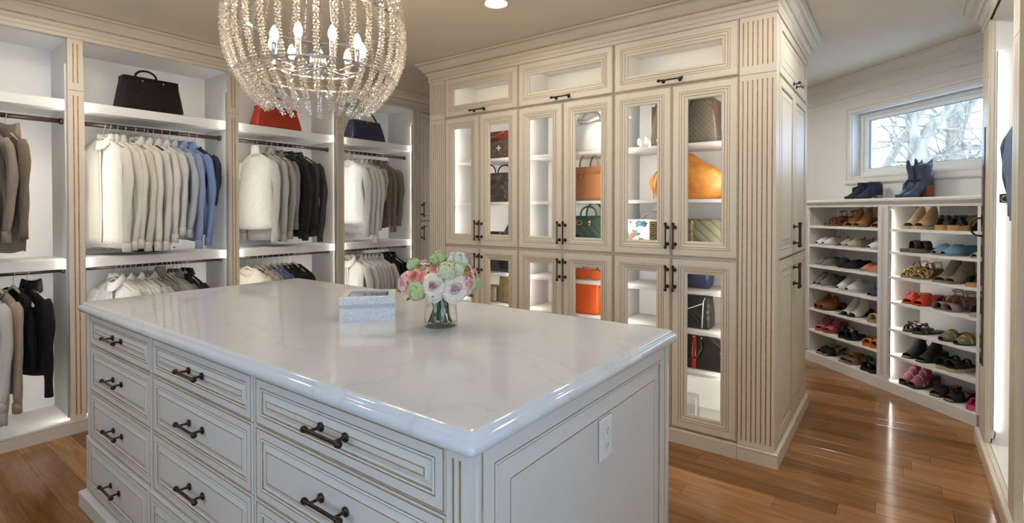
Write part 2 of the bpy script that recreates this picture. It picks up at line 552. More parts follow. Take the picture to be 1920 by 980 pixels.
P = lambda s, k: ((s + k) * SQ, (s - k) * SQ)
CPW = [(0, 2.522), (.010, 2.526), (.012, 2.534), (.004, 2.540), (.003, 2.574)] + CP[6:]
cmw = [0] * (len(CPW) - 1)
tr = struct('trim_3', sweep(MB(), [(6.24, 4.30), (6.24, 6.24 - kw / SQ), P(2.45, kw)], CPW, cmw), WM)
tr = struct('trim_4', sweep(MB(), [(4.36, -.985), (4.36, -.41), (1.62, -.41), (1.62, -.985)], CP, cm), CM)
mb = MB(); mb.box(-1.69, 1.6, -.99, -.975, 0, .12); struct('baseboard_right', mb, TRIMW)
mb = MB(); mb.box(-1.70, -1.685, -.97, 4.25, 0, .12); struct('baseboard_back', mb, TRIMW)

# ---- outdoors: unseen ground made pale to bounce daylight up, and bare trees seen through the window
mb = MB(); mb.box(6.6, 40, -20, 20, -3.2, -3.0)
struct('ground', mb, mat('pale_bounce_ground', (0.78, 0.79, 0.80), 0.95, var=0.06, scale=1.5))  # unseen ground, pale so that it throws light up to the ceiling
BARK = mat('pale_grey_bark', (0.30, 0.245, 0.19), 0.9, var=0.35, scale=9, bump=0.6, bscale=25, stretch=(1, 1, .35))
def tree(label, base, paths, seed, twigs, spread=1.0):
    rg = random.Random(seed)
    t = thing('bare_tree', label, 'tree', base, R(-53.27), 'bare trees outside the window')
    def fat(pts, r0, r1, n=10):
        pts = [Vector(p) for p in pts]; out = []
        for i in range(len(pts) - 1):
            for k in range(4):
                q = pts[i].lerp(pts[i + 1], k / 4)
                out.append(q + Vector((rg.uniform(-1, 1), rg.uniform(-1, 1), 0)) * r0 * .08)
        out.append(pts[-1])
        return out, [r0 + (r1 - r0) * i / (len(out) - 1) for i in range(len(out))]
    tw = MB()
    for i, (pts, r0, r1) in enumerate(paths):
        m = MB(); q, rr = fat(pts, r0, r1); m.tube(q, rr, 10)
        obj('trunk' if i == 0 else 'branch', m, BARK, t)
        for k in range(twigs):
            j = rg.randrange(1, len(q) - 1)
            p = q[j]; L = rg.uniform(.7, 2.0) * spread
            side = rg.choice((-1, 1)); an = rg.uniform(-.1, 1.1)
            d = Vector((side * math.cos(an), rg.uniform(-.4, .4), math.sin(an))).normalized()
            path = [p]; rad = [max(.018, rr[j] * .22)]
            for s in range(6):
                d = (d + Vector((rg.uniform(-.25, .25), rg.uniform(-.2, .2), rg.uniform(-.25, .25)))).normalized()
                path.append(path[-1] + d * L / 6); rad.append(rad[0] * (1 - (s + 1) / 7.2))
                if s in (1, 3):
                    d2 = (d + Vector((rg.uniform(-.9, .9), rg.uniform(-.3, .3), rg.uniform(-.7, .9)))).normalized()
                    tw.tube([path[-1], path[-1] + d2 * L * .25, path[-1] + d2 * L * .5 + Vector((0, 0, rg.uniform(-.1, .15)))], [rad[-1] * .7, rad[-1] * .5, .006], 5)
            tw.tube(path, rad, 6)
    o = obj('twigs', tw, BARK, t); o['kind'] = 'stuff'
    return t
S_ = 1 / 88
def tp(u, v, y=0): return ((u - 1728) * S_, y, 3.0 + 1.44 + (396 - v) * S_)
tree('large pale tree with a forked trunk in the middle of the window', (13.95, -.30, -3.0), [
    ([(.05, 0, 0), tp(1730, 420), tp(1727, 330), tp(1727, 262)], .25, .175),
    ([tp(1726, 275), tp(1716, 240), tp(1711, 205), tp(1704, 120), tp(1695, 20, .4)], .125, .085),
    ([tp(1730, 270), tp(1752, 238), tp(1778, 215), tp(1800, 178), tp(1830, 100, -.3)], .125, .075),
    ([tp(1735, 330, .3), tp(1790, 290, .3), tp(1812, 276, .2), tp(1850, 275, .1)], .05, .07)], 3, 13)
tree('slimmer pale tree with two leaning stems at the right of the window', (16.2, -1.02, -3.0), [
    ([(0, 0, 0), (0, 0, 5.0), (.05, 0, 5.6), (.0, 0, 7.5)], .22, .16),
    ([(.15, .2, 2), (.55, .2, 4.9), (.2, .2, 6.2), (1.1, .2, 8.2)], .16, .07),
    ([(-.2, 0, 4.2), (.5, 0, 5.1), (1.9, 0, 6.3)], .07, .05)], 8, 13)
tree('leaning thin tree at the left of the window', (15.2, .05, -3.0), [
    ([(-1.6, 0, 0), (-1.0, 0, 4.2), (-.2, 0, 5.6), (.9, 0, 7.4)], .13, .06),
    ([(-1.5, .4, 3.6), (-.9, .4, 5.2), (-.2, .4, 7.8)], .09, .04)], 12, 18, 1.3)
# ================================================================== cabinetry (local frames: x right, y into the unit, z up)
def _pull(L=.165):
    m = MB(); h = L / 2
    m.lathe([(.003, -h), (.0085, -h + .003), (.0095, -h + .010), (.0075, -h + .018), (.0055, -h + .026), (.0050, -h + .05), (.0050, h - .05), (.0055, h - .026), (.0075, h - .018), (.0095, h - .010), (.0085, h - .003), (.003, h)], 10, 0, (0, -.036, 0), 'x')
    for sx in (-1, 1):
        c = (sx * (h - .030), 0, 0)
        m.lathe([(.0125, 0), (.0125, -.003), (.0105, -.005), (.0045, -.007), (.0040, -.020), (.0048, -.036)], 12, 0, c, 'y')
        for k in range(12):
            a = 2 * PI * k / 12
            m.ball((c[0] + .0112 * math.cos(a), -.0042, .0112 * math.sin(a)), .0016, 5, 4)
    return m.mesh('handle', BRONZE)
PULL = _pull()
PULL_S = _pull(.150)

G3 = [PAINT, GLAZE, GLAZE_L]
def groove(i, y, w=.0024, d=.003, m=2):
    return [(i, y, m), (i + .0004, y + d, m), (i + w - .0004, y + d, m), (i + w, y, m)]
def prof_glass():
    p = [(0, .021, 0), (0, .003, 0), (.002, 0, 0)]
    p += groove(.0055, 0, .0022)
    p += [(.046, 0, 0)] + groove(.046, 0) + [(.0505, -.001, 0), (.058, .0008, 0)] + groove(.0595, .001)
    p += [(.064, .0015, 0), (.076, .005, 0)] + groove(.077, .005, .0026, .0025) + [(.083, .0055, 0), (.093, .008, 0), (.096, .011, 0), (.096, .021, 0)]
    return p
def prof_panel(fr=.052, bev=.038, g=2, k=1.0):
    p = [(0, .021, 0), (0, .003, 0), (.002, 0, 0)]
    p += groove(.0055, 0, .0022, .0025, g)
    p += [(fr, 0, 0)] + groove(fr, 0, .0026, .003, g) + [(fr + .0055, -.002, 0), (fr + .0085, -.0005, 0)] + groove(fr + .009, .003, .003, .002, g)
    p += [(fr + .013, .006, 0), (fr + .016, .006, 0), (fr + .016 + bev, .0005, 0)] + groove(fr + .017 + bev, .0005, .0026, .002, g)
    return p
PG, PP = prof_glass(), prof_panel()
PD = prof_panel(.030, .016)
PE = prof_panel(.045, .040)

def door(parent, name, x0, x1, z0, z1, prof, y=0, glass=False, handle=None, mats=None, rz=0, at=None, pull=None):
    """overlay front; handle = (x, z, 'h'|'v') in the parent's frame; returns the door object"""
    w, h = x1 - x0, z1 - z0
    m = MB()
    rings = [[(-w / 2 + i, d, -h / 2 + i), (w / 2 - i, d, -h / 2 + i), (w / 2 - i, d, h / 2 - i), (-w / 2 + i, d, h / 2 - i)] for i, d, _ in prof]
    m.loft(rings, 0, True, False, False, False, [p[2] for p in prof[1:]])
    if not glass: m.face([len(m.v) - 4 + k for k in range(4)], 0)
    if glass: m.loft([rings[-1], rings[0]], 0, True, False, False, False)
    else: m.face([0, 3, 2, 1][::-1])
    loc = at if at else ((x0 + x1) / 2, y, (z0 + z1) / 2)
    o = obj(name, m, mats or G3, parent, loc, (0, 0, rz))
    if glass:
        i = prof[-1][0] - .008
        g = MB().box(-w / 2 + i, w / 2 - i, .013, .017, -h / 2 + i, h / 2 - i)
        obj('pane', g, PANE, o)
    if handle:
        hx, hz, d = handle
        link('handle', pull or PULL, o, (hx - (x0 + x1) / 2, -.0005, hz - (z0 + z1) / 2), (0, 0 if d == 'h' else R(90), 0))
    return o

def pilaster(parent, x0, x1, n, y=0.0, zb=.082, zt=2.553, gw=.007, margin=.22, mats=None, rz=0, loc=(0, 0, 0), tiers=((.03, 2.190, 2.222), (2.272, 2.525, None)), name='pilaster'):
    m = MB(); w = x1 - x0
    m.box(x0 + .002, x1 - .002, y + .006, y + .0075, zb, zt, 1); m.box(x0, x1, y + .0075, y + .024, zb, zt)
    t0 = zb
    xs = [x0 + w * (margin + (1 - 2 * margin) * i / (n - 1)) for i in range(n)]
    for a, b, top in tiers:
        a = zb + a if a < .2 else a
        tp_ = top if top else zt
        m.box(x0, x1, y, y + .0062, t0, a); m.box(x0, x1, y, y + .0062, b, tp_)
        e = x0
        for gx in xs + [None]:
            r = gx - gw / 2 if gx is not None else x1
            m.box(e, r, y, y + .0062, a, b)
            if gx is not None: e = gx + gw / 2
        t0 = tp_ + .003
    return obj(name, m, mats or [PAINT, GLAZE], parent, loc, (0, 0, rz))

def plinth(parent, x0, x1, depth, mats=None, out=.022, h=.078, left=False, right=False):
    m = MB()
    xa, xb = x0 - (out if left else 0), x1 + (out if right else 0)
    m.box(xa, xb, -out, depth, 0, h - .010)
    m.box(xa + (.004 if left else 0), xb - (.004 if right else 0), -out + .004, depth, h - .010, h - .0075, 1)
    m.box(xa + (.002 if left else 0), xb - (.002 if right else 0), -out + .002, depth, h - .0075, h + .002)
    return obj('plinth', m, mats or [PAINT, GLAZE_L], parent)

def led(parent, x, y, z0, z1, side, m_led, hide=True, seen=False):
    """strip on a side panel; side=+1 points to +x. Aluminium lip in front, lit diffuser behind it"""
    m = MB(); p = (.018 if seen else .021) * side; q = (.0155 if seen else .0085) * side
    if hide:
        m.box(min(x, x + p), max(x, x + p), y, y + .004, z0, z1, 0)
        m.box(min(x, x + q), max(x, x + q), y + .004, y + .013, z0 + .01, z1 - .01, 1)
    else:
        m.box(min(x, x + q), max(x, x + q), y + .008, y + .013, z0, z1, 0)
        m.box(min(x, x + q), max(x, x + q), y, y + .008, z0 + .01, z1 - .01, 1)
    return obj('led_strip', m, [ALU, m_led], parent)

def rod(parent, x0, x1, y, z):
    m = MB()
    m.lathe([(.0155, x0 + .004), (.0155, x1 - .004)], 14, 0, (0, y, z), 'x')
    for a, b in ((x0, x0 + .018), (x1 - .018, x1)):
        m.lathe([(.021, a), (.021, b - .004) if a == x0 else (.021, a + .002), (.019, b)] if a == x0 else [(.019, a), (.021, a + .004), (.021, b)], 14, 0, (0, y, z), 'x')
    return obj('rod', m, ROD, parent)

# ---- wardrobe wall on the left
POSTS = [0.012, 1.015, 2.012, 3.006, 3.982]
DEPTH_L = 0.44
ROD_Y = 4.45
RODZ = (2.036, 1.052)
bay_label = ['wardrobe bay at the left edge holding brown and black knitwear',
             'wardrobe bay with white and blue shirts under a dark satchel',
             'wardrobe bay with grey and black knits under a red handbag',
             'wardrobe bay with white and brown tops under a navy handbag']
for i in range(4):
    xl, xr = POSTS[i], POSTS[i + 1]
    w = xr - xl
    u = thing('wardrobe_unit', bay_label[i], 'wardrobe', (xl, LEFT_Y, 0), 0, 'open wardrobe bays along the left wall')
    obj('back_panel', MB().box(.0, w, DEPTH_L, DEPTH_L + .012, .06, 2.62), WHITE, u)
    for a in (.004, w - .030):
        m = MB().box(a, a + .026, .022, DEPTH_L, .06, 2.57)
        for zz in range(26):
            for yy in (.07, .36):
                m.lathe([(.0025, 0), (.0025, .0006)], 6, 1, (a - .0003 if a > .1 else a + .0257, yy, 2.17 + .032 * (zz % 13) if zz < 13 else .0), 'x') if zz < 12 else None
        obj('side_panel', m, [WHITE, BLACKP], u)
    obj('top_panel', MB().box(.03, w - .03, .012, DEPTH_L, 2.553, 2.573), WHITE, u)
    obj('fascia', MB().box(.04, w - .04, 0, .02, 2.553, 2.60), PAINT, u)
    obj('shelf', MB().box(.030, w - .030, .046, DEPTH_L, 2.102, 2.164), WHITE, u, bevel=.0025)
    obj('shelf', MB().box(.030, w - .030, .046, DEPTH_L, 1.066, 1.130), WHITE, u, bevel=.0025)
    obj('deck', MB().box(.030, w - .030, -.012, DEPTH_L, .06, .084), WHITE, u)
    plinth(u, 0, w, .02)
    rod(u, .031, w - .031, ROD_Y - LEFT_Y, RODZ[0])
    rod(u, .031, w - .031, ROD_Y - LEFT_Y, RODZ[1])
    led(u, .030, .025, .10, 2.39, 1, LEDM)
    led(u, w - .030, .025, .10, 2.39, -1, LEDM)
    pilaster(u, w - .040, w + .040, 2, margin=.36, gw=.0075)
    if i == 0: pilaster(u, -.040, .040, 2, margin=.36, gw=.0075)
# closed cabinet at the far end of that wall
xl = POSTS[4] + .042
u = thing('tall_cabinet', 'closed cream cabinet with bar pulls in the far left corner', 'cabinet', (xl, LEFT_Y, 0), 0)
obj('carcass', MB().box(0, .90, .022, DEPTH_L, .08, 2.60), PAINT, u)
door(u, 'door', .004, .444, 1.335, 2.545, PP, handle=(.036, 1.46, 'v'))
door(u, 'door', .448, .890, 1.335, 2.545, PP)
door(u, 'door', .004, .444, .088, 1.329, PP, handle=(.036, 1.20, 'v'))
door(u, 'door', .448, .890, .088, 1.329, PP)
plinth(u, -.002, .90, .02)

# ---- glazed cabinets
gl_label = ['glazed cabinet with monogram totes, nearest the far left corner',
            'glazed cabinet with tan, green and orange handbags in the middle',
            'glazed cabinet with yellow hobo and flowered handbag, next to corner post']
YT = [3.11, 2.34, 1.546]
GW = [.770, .794, .794]
GD = 0.40
SH_U = (1.865, 1.515)
SH_L = (.945, .695, .438)
for i in range(3):
    w = GW[i]; u = thing('glazed_cabinet', gl_label[i], 'cabinet', (GX, YT[i], 0), R(-90), 'glass fronted handbag cabinets')
    for a in (0, w - .018):
        obj('side_panel', MB().box(a, a + .018, .022, GD, .08, 2.565), WHITE, u)
    obj('back_panel', MB().box(.0, w, GD, GD + .012, .08, 2.565), WHITE, u)
    obj('top_panel', MB().box(.018, w - .018, .022, GD, 2.545, 2.565), WHITE, u)
    for z in (2.228, 1.154):
        obj('divider', MB().box(.018, w - .018, .022, GD, z - .012, z + .012), WHITE, u)
    obj('deck', MB().box(.018, w - .018, .022, GD, .082, .104), WHITE, u)
    for z in SH_U + SH_L:
        obj('shelf', MB().box(.019, w - .019, .045, GD - .001, z - .020, z), WHITE, u, bevel=.002)
    c = w / 2
    door(u, 'flap_door', .003, w - .003, 2.232, 2.558, PG, glass=True, handle=(c, 2.258, 'h'))
    for z0, z1, hz in ((1.160, 2.224, 1.288), (.090, 1.150, 1.022)):
        door(u, 'door', .003, c - .0015, z0, z1, PG, glass=True, handle=(c - .024, hz, 'v'))
        door(u, 'door', c + .0015, w - .003, z0, z1, PG, glass=True, handle=(c + .024, hz, 'v'))
    for z0, z1 in ((.11, .42), (.45, .66), (.71, .91), (.96, 1.13), (1.18, 1.48), (1.53, 1.83), (1.88, 2.21)):
        for a in (.064, w - .086):
            obj('led_strip', MB().box(a, a + .022, .0225, .026, z0, z1, 0).box(a + .003, a + .019, .026, .030, z0 + .005, z1 - .005, 1), [ALU, LEDG], u)
    m = MB().box(.03, w - .03, .024, .028, 2.505, 2.545, 0).box(.03, w - .03, .028, .036, 2.512, 2.535, 1)
    obj('led_strip', m, [ALU, LEDT], u)
    plinth(u, 0 if i else -.18, w, .05, left=(i == 0))
    if i == 0:
        obj('end_panel', MB().box(-.18, -.006, .024, .70, .08, 2.56), PAINT, u)
        pilaster(u, -.180, -.001, 7, margin=.10)
# corner block with panelled doors on its end
u = thing('corner_cabinet', 'cream corner cabinet with fluted post and panelled end doors', 'cabinet', (GX, GY0, 0), 0)
m = MB().box(.024, 1.19, .022, .19, .08, 2.565).box(.42, 1.19, .19, GY1 - GY0, .08, 2.565)
obj('carcass', m, PAINT, u)
pilaster(u, 0, .194, 7, margin=.10, rz=R(-90), loc=(0, .194, 0))
obj('corner_post', MB().box(.0062, .095, .0005, .024, .08, 2.556), PAINT, u)
door(u, 'flap_door', .098, 1.150, 2.232, 2.556, PP, handle=(.63, 2.262, 'h'))
for x0, x1, hx in ((.098, .622, .600), (.626, 1.150, .648)):
    door(u, 'door', x0, x1, 1.160, 2.224, PP, handle=(hx, 1.288, 'v'))
    door(u, 'door', x0, x1, .090, 1.150, PP, handle=(hx, 1.022, 'v'))
obj('end_stile', MB().box(1.153, 1.19, 0, .024, .08, 2.556), PAINT, u)
m = MB()
rings = []
for i, z in ((0, 0), (0, .068), (.004, .0685), (.004, .0705), (.002, .071), (.002, .0765), (.018, .080)):
    rings.append(rectloop(-.022 + i, 1.212 - i, -.022 + i, .194, z))
m.loft(rings, 0, True, True, True, False, [0, 1, 1, 0, 0, 0])
obj('plinth', m, [PAINT, GLAZE_L], u)

# ---- island
IY = 3.185
isl = thing('closet_island', 'large cream island with drawers under a white quartz top', 'island', (.785, IY, 0), R(-90))
IM = [ISL, GLAZE, GLAZE_L]
IWL, IDP = 2.495, 1.120
obj('carcass', MB().box(.0, IWL - .022, .022, IDP, .07, .955), ISL, isl)
cols = [(.060, .812), (.836, 1.612), (1.634, 2.424)]
rows = [(.800, .946, 0), (.577, .796, 0), (.347, .573, 0), (.094, .341, -.012)]
for x0, x1 in cols:
    for z0, z1, yy in rows:
        door(isl, 'drawer', x0, x1, z0, z1, PD, y=yy, handle=((x0 + x1) / 2, (z0 + z1) / 2 + .004, 'h'), mats=IM)
m = MB().box(.0, IWL - .02, .012, .024, .945, .956).box(.814, .834, .006, .024, .08, .95).box(1.614, 1.632, .006, .024, .08, .95)
m.box(.0, IWL - .02, -.004, .022, .08, .344)
obj('face_frame', m, ISL, isl)
pilaster(isl, 2.427, IWL - .012, 2, zb=.08, zt=.955, margin=.33, gw=.008, mats=[ISL, GLAZE], tiers=((.26, .928, None),))
m = MB(); m.box(.0, .022, .003, .024, .08, .955); m.box(.026, .056, .0, .024, .08, .955); m.box(.02, .03, .008, .024, .08, .955, 1)
obj('corner_post', m, [ISL, GLAZE_L], isl)
m = MB(); m.box(IWL - .014, IWL - .004, .002, .024, .08, .955); m.box(IWL - .004, IWL, .012, .03, .08, .955)
m.lathe([(.005, .08), (.005, .955)], 10, 0, (IWL - .004, .020, 0), 'z')
obj('corner_post', m, ISL, isl)
door(isl, 'end_panel', .032, 1.085, .090, .948, PE, mats=[ISL, GLAZE_L, GLAZE_L], rz=R(90), at=(IWL, (.032 + 1.085) / 2, (.09 + .948) / 2))
m = MB(); m.box(IWL - .02, IWL, 1.088, 1.12, .08, .955); m.lathe([(.006, .08), (.006, .955)], 10, 0, (IWL - .002, 1.112, 0), 'z')
obj('corner_post', m, ISL, isl)
obj('far_end_panel', MB().box(-.004, .0, .03, IDP, .08, .955), ISL, isl)
m = MB(); rings = []
for i, z in ((0, 0), (0, .068), (.006, .075), (.020, .0785), (.034, .080)):
    rings.append(rectloop(-.024 + i, IWL + .024 - i, -.030 + i, IDP + .024 - i, z))
m.loft(rings, 0, True, True, True, False)
obj('plinth', m, ISL, isl)
# outlet on the end panel
OUTW = mat('outlet_plastic', (0.82, 0.81, 0.78), 0.3)
op = MB(); rings = []
for i, d in ((0, 0), (0, -.004), (.003, -.006), (.005, -.0063)):
    rings.append([(-.038 + i, d, -.060 + i), (.038 - i, d, -.060 + i), (.038 - i, d, .060 - i), (-.038 + i, d, .060 - i)])
op.loft(rings, 0, True, False, True, False)
ou = obj('power_outlet', op, OUTW, isl, (IWL + .0015, 1.378 - .785, .778), (0, 0, R(90)))
ou['label'] = 'white double power outlet'
for dz in (-.022, .022):
    m = MB()
    ring = [(.0165 * math.cos(2 * PI * k / 20), .0, max(-.0125, min(.0125, .0165 * math.sin(2 * PI * k / 20)))) for k in range(20)]
    m.loft([[(x, -.006, z) for x, _, z in ring], [(x, -.0085, z) for x, _, z in ring]], 0, True, False, True, False)
    for sx in (-.0055, .0055): m.box(sx - .0009, sx + .0009, -.0092, -.008, -.001, .007, 1)
    m.lathe([(.0022, -.008), (.0022, -.0092)], 8, 1, (0, 0, -.0065), 'y')
    obj('socket', m, [OUTW, mat('socket_slot', (0.14, 0.13, 0.12), .6)], ou, (0, 0, dz))
m = MB().lathe([(.003, -.006), (.0028, -.0076), (.001, -.008)], 10, 0, (0, 0, 0), 'y'); obj('screw', m, OUTW, ou)

# countertop: a thing of its own
m = MB(); rings = []
for i, z in ((.030, .9552), (.010, .9552), (.004, .958), (.0008, .964), (0, .971), (.0015, .978), (.006, .9845), (.0115, .9865), (.0130, .9875), (.0140, .9915), (.0175, .9965), (.0235, .9993), (.030, 1.0)):
    rings.append(rectloop(.7545 + i, 1.926 - i, .660 + i, 3.205 - i, z, .012, 5))
m.loft(rings, 0, True, True, True, True)
for k in range(len(m.f)):
    pass
ct = obj('countertop', m, QUARTZ)
tag(ct, 'white quartz worktop with moulded edge on the island', 'worktop')

# ---- shoe shelves on the angled wall
def shoe_unit(label, x0, x1, sides):
    u = thing('shoe_shelf_unit', label, 'shelf unit', SHOE_LOC, SHOE_RZ, 'white open shoe shelves under the window')
    obj('back_panel', MB().box(x0, x1, WALL_D - .014, WALL_D - .002, .06, 1.50), WHITE, u)
    for a in sides:
        m = MB().box(a, a + .018, .02, WALL_D - .014, .06, 1.50)
        for k in range(38):
            for yy in (.055, WALL_D - .07):
                z = .14 + k * .035
                m.lathe([(.0028, -.0004), (.0028, .0184)], 6, 1, (a, yy, z), 'x', sm=False)
        obj('side_panel', m, [WHITE, mat('pin_hole', (0.30, 0.27, 0.23), .8)], u)
    for z in SHOE_Z[:-1]:
        obj('shelf', MB().box(x0 + .019, x1 - .019, .012, WALL_D - .015, z - .022, z), WHITE, u, bevel=.002)
    obj('deck', MB().box(x0, x1, -.0, WALL_D - .015, .06, .084), WHITE, u)
    m = MB().box(x0, x1, -.004, .014, 0, .082)
    obj('plinth', m, TRIMW, u)
    return u
SHOE_Z = (1.303, 1.122, .924, .723, .508, .300, .084)
xa = (-4.600, -3.770, -2.970)
ul = shoe_unit('white shoe shelves left of the fluted divider, beside the tall cabinet', xa[0], xa[1] + .045, (xa[0], xa[1] + .020))
ur = shoe_unit('white shoe shelves right of the fluted divider, edged with light', xa[1] + .046, xa[2], (xa[1] + .065, xa[2] - .018))
obj('fascia', MB().box(xa[0], xa[1] + .0, 0, .018, 1.478, 1.50), TRIMW, ul)
obj('fascia', MB().box(xa[1] + .095, xa[2], 0, .018, 1.478, 1.50), TRIMW, ur)
pilaster(ul, -3.773, -3.677, 2, zb=.083, zt=1.50, margin=.42, gw=.007, mats=[TRIMW, mat('divider_groove', (0.42, 0.38, 0.33), .6)], tiers=((.03, 1.47, None),), name='divider')
led(ur, -3.687, .024, .10, 1.45, 1, LEDS, seen=True)
obj('end_stile', MB().box(xa[2] - .012, xa[2] + .01, 0, .02, .08, 1.50), TRIMW, ur)
m = MB()
for a, b, z0, z1 in ((.004, .0, 1.500, 1.506), (.0, .0, 1.512, 1.533)): pass
pr_ = [(.004, 1.500), (-.006, 1.502), (-.010, 1.509), (-.010, 1.514), (-.018, 1.517), (-.022, 1.524), (-.022, 1.538), (-.018, 1.544), (-.010, 1.546)]
rings = [[(xa[0] - .05, y, z), (xa[2] + .03, y, z), (xa[2] + .03, WALL_D - .002, z), (xa[0] - .05, WALL_D - .002, z)] for y, z in pr_]
m.loft(rings, 0, True, True, True, False)
sc_ = obj('shelf_counter', m, TRIMW, None, SHOE_LOC, (0, 0, SHOE_RZ))
tag(sc_, 'white ledge with moulded edge above the shoe shelves', 'ledge')

# ---- wardrobe on the right
u = thing('wardrobe_unit', 'tall lit wardrobe at the right edge with a denim jacket', 'wardrobe', (4.36, -.41, 0), R(180))
RD = .56
obj('end_panel', MB().box(0, .020, .0, RD, .06, 2.57), PAINT, u)
m = MB(); m.box(.02, .06, 0, .02, .08, 2.556); m.box(.16, .19, 0, .02, .08, 2.556); m.box(.06, .16, 0, .02, 1.95, 2.556); m.box(.06, .16, 0, .02, .08, .50)
obj('front_stile', m, PAINT, u)
MIRR = mat('mirror_dark_reflection', (0.035, 0.030, 0.028), 0.06, spec=.8)  # reflection of dark things put into the mirror's base colour
mp_ = obj('pull_out_panel', MB().box(.063, .157, -.006, .10, .505, 1.945), [mat('pull_out_frame', (0.10, 0.065, 0.045), .35)], u)
obj('mirror', MB().box(.070, .150, -.009, -.006, .515, 1.72), MIRR, mp_)
m = MB(); pts = [(.11, -.008 - .052 * math.sin(PI * k / 12) ** .7, 1.345 - .055 * math.cos(PI * k / 12)) for k in range(13)]; m.tube(pts, .0055, 8)
obj('handle', m, BRONZE, mp_)
obj('side_panel', MB().box(.20, .268, .018, RD, .06, 2.57), WHITE, u)
pilaster(u, .19, .272, 2, margin=.36, gw=.0075)
obj('back_panel', MB().box(.2, 1.20, RD, RD + .012, .06, 2.57), WHITE, u)
obj('top_panel', MB().box(.268, 1.10, .012, RD, 2.553, 2.573), WHITE, u)
obj('deck', MB().box(.268, 1.10, .024, RD, .06, .084), WHITE, u)
obj('threshold', MB().box(.0, 1.24, .0, .021, .06, .086), PAINT, u)
obj('side_panel', MB().box(1.096, 1.22, .018, RD, .06, 2.57), WHITE, u)
pilaster(u, 1.085, 1.235, 2, margin=.36, gw=.0075)
obj('shelf', MB().box(.27, 1.09, .20, RD, 1.055, 1.085), WHITE, u)
rod(u, .269, 1.095, .26, 2.036)
led(u, .2685, .034, .16, 2.36, 1, LEDR, seen=True)
led(u, 1.0955, .034, .16, 2.36, -1, LEDR, seen=True)
m = MB(); m.tube([(.275, .042, .17), (.272, .045, .15), (.285, .040, .135), (.290, .036, .12), (.272, .03, .115), (.270, .028, .09)], .0022, 6)
obj('cord', m, BLACKP, u)
m = MB(); m.tube([(.268, .07, 1.515), (.320, .07, 1.515)], .008, 8); m.ball((.330, .070, 1.512), .019, 12, 8); m.box(.268, .275, .05, .09, 1.49, 1.54); m.tube([(.275, .095, 1.552), (.32, .092, 1.548), (.322, .075, 1.52)], .006, 6)
obj('valet_hook', m, BLACKP, u)
plinth(u, 0, 1.24, .02, right=False, left=True)
u = thing('wardrobe_unit', 'next wardrobe bay cut off by the right edge of the photo', 'wardrobe', (3.12, -.41, 0), R(180))
obj('back_panel', MB().box(.0, 1.50, RD, RD + .012, .06, 2.57), WHITE, u)
obj('top_panel', MB().box(.0, 1.42, .012, RD, 2.553, 2.573), WHITE, u)
obj('deck', MB().box(.0, 1.42, .024, RD, .06, .084), WHITE, u)
obj('side_panel', MB().box(1.42, 1.50, .018, RD, .06, 2.57), WHITE, u)
obj('threshold', MB().box(.0, 1.50, .0, .021, .06, .086), PAINT, u)
pilaster(u, 1.41, 1.50, 2, margin=.36, gw=.0075)
led(u, .003, .034, .16, 2.36, 1, LEDR, seen=True)
rod(u, .004, 1.418, .26, 2.036)
plinth(u, 0, 1.50, .02)
obj('front_stile', MB().box(-.002, .0025, .0, .03, .08, 2.55), PAINT, u)
# ================================================================== chandelier
CRYS = None
def crystal():
    m = bpy.data.materials.new('crystal_bead'); m.use_nodes = True
    nt = m.node_tree; nt.nodes.clear(); L = nt.links.new
    out = nt.nodes.new('ShaderNodeOutputMaterial')
    tr = nt.nodes.new('ShaderNodeBsdfTransparent'); tr.inputs['Color'].default_value = (.98, .97, .95, 1)
    gl = nt.nodes.new('ShaderNodeBsdfGlossy'); gl.inputs['Roughness'].default_value = .08
    df = nt.nodes.new('ShaderNodeBsdfTranslucent'); df.inputs['Color'].default_value = (.95, .93, .9, 1)
    m1 = nt.nodes.new('ShaderNodeMixShader'); m1.inputs['Fac'].default_value = .50
    L(gl.outputs[0], m1.inputs[1]); L(df.outputs[0], m1.inputs[2])
    nz = nt.nodes.new('ShaderNodeTexNoise'); nz.inputs['Scale'].default_value = 160
    tc = nt.nodes.new('ShaderNodeTexCoord'); L(tc.outputs['Object'], nz.inputs['Vector'])
    rp = nt.nodes.new('ShaderNodeMapRange'); rp.inputs['From Min'].default_value = .35; rp.inputs['From Max'].default_value = .65
    rp.inputs['To Min'].default_value = .42; rp.inputs['To Max'].default_value = .85
    L(nz.outputs['Fac'], rp.inputs['Value'])
    m2 = nt.nodes.new('ShaderNodeMixShader')
    L(rp.outputs[0], m2.inputs['Fac']); L(tr.outputs[0], m2.inputs[1]); L(m1.outputs[0], m2.inputs[2])
    L(m2.outputs[0], out.inputs['Surface'])
    return m
CRYS = crystal()
CH = (1.291, 1.998)
ch = thing('chandelier', 'round chandelier of clear crystal bead strands hanging above the island', 'chandelier', (CH[0], CH[1], 0))
PRF = [(2.585, .185), (2.52, .250), (2.43, .308), (2.34, .340), (2.25, .357), (2.17, .362), (2.09, .353), (2.02, .328), (1.96, .292), (1.91, .252), (1.87, .212)]
def prf(t):
    x = t * (len(PRF) - 1); i = min(int(x), len(PRF) - 2); f = x - i
    a, b = PRF[i], PRF[i + 1]
    return a[0] + (b[0] - a[0]) * f, a[1] + (b[1] - a[1]) * f
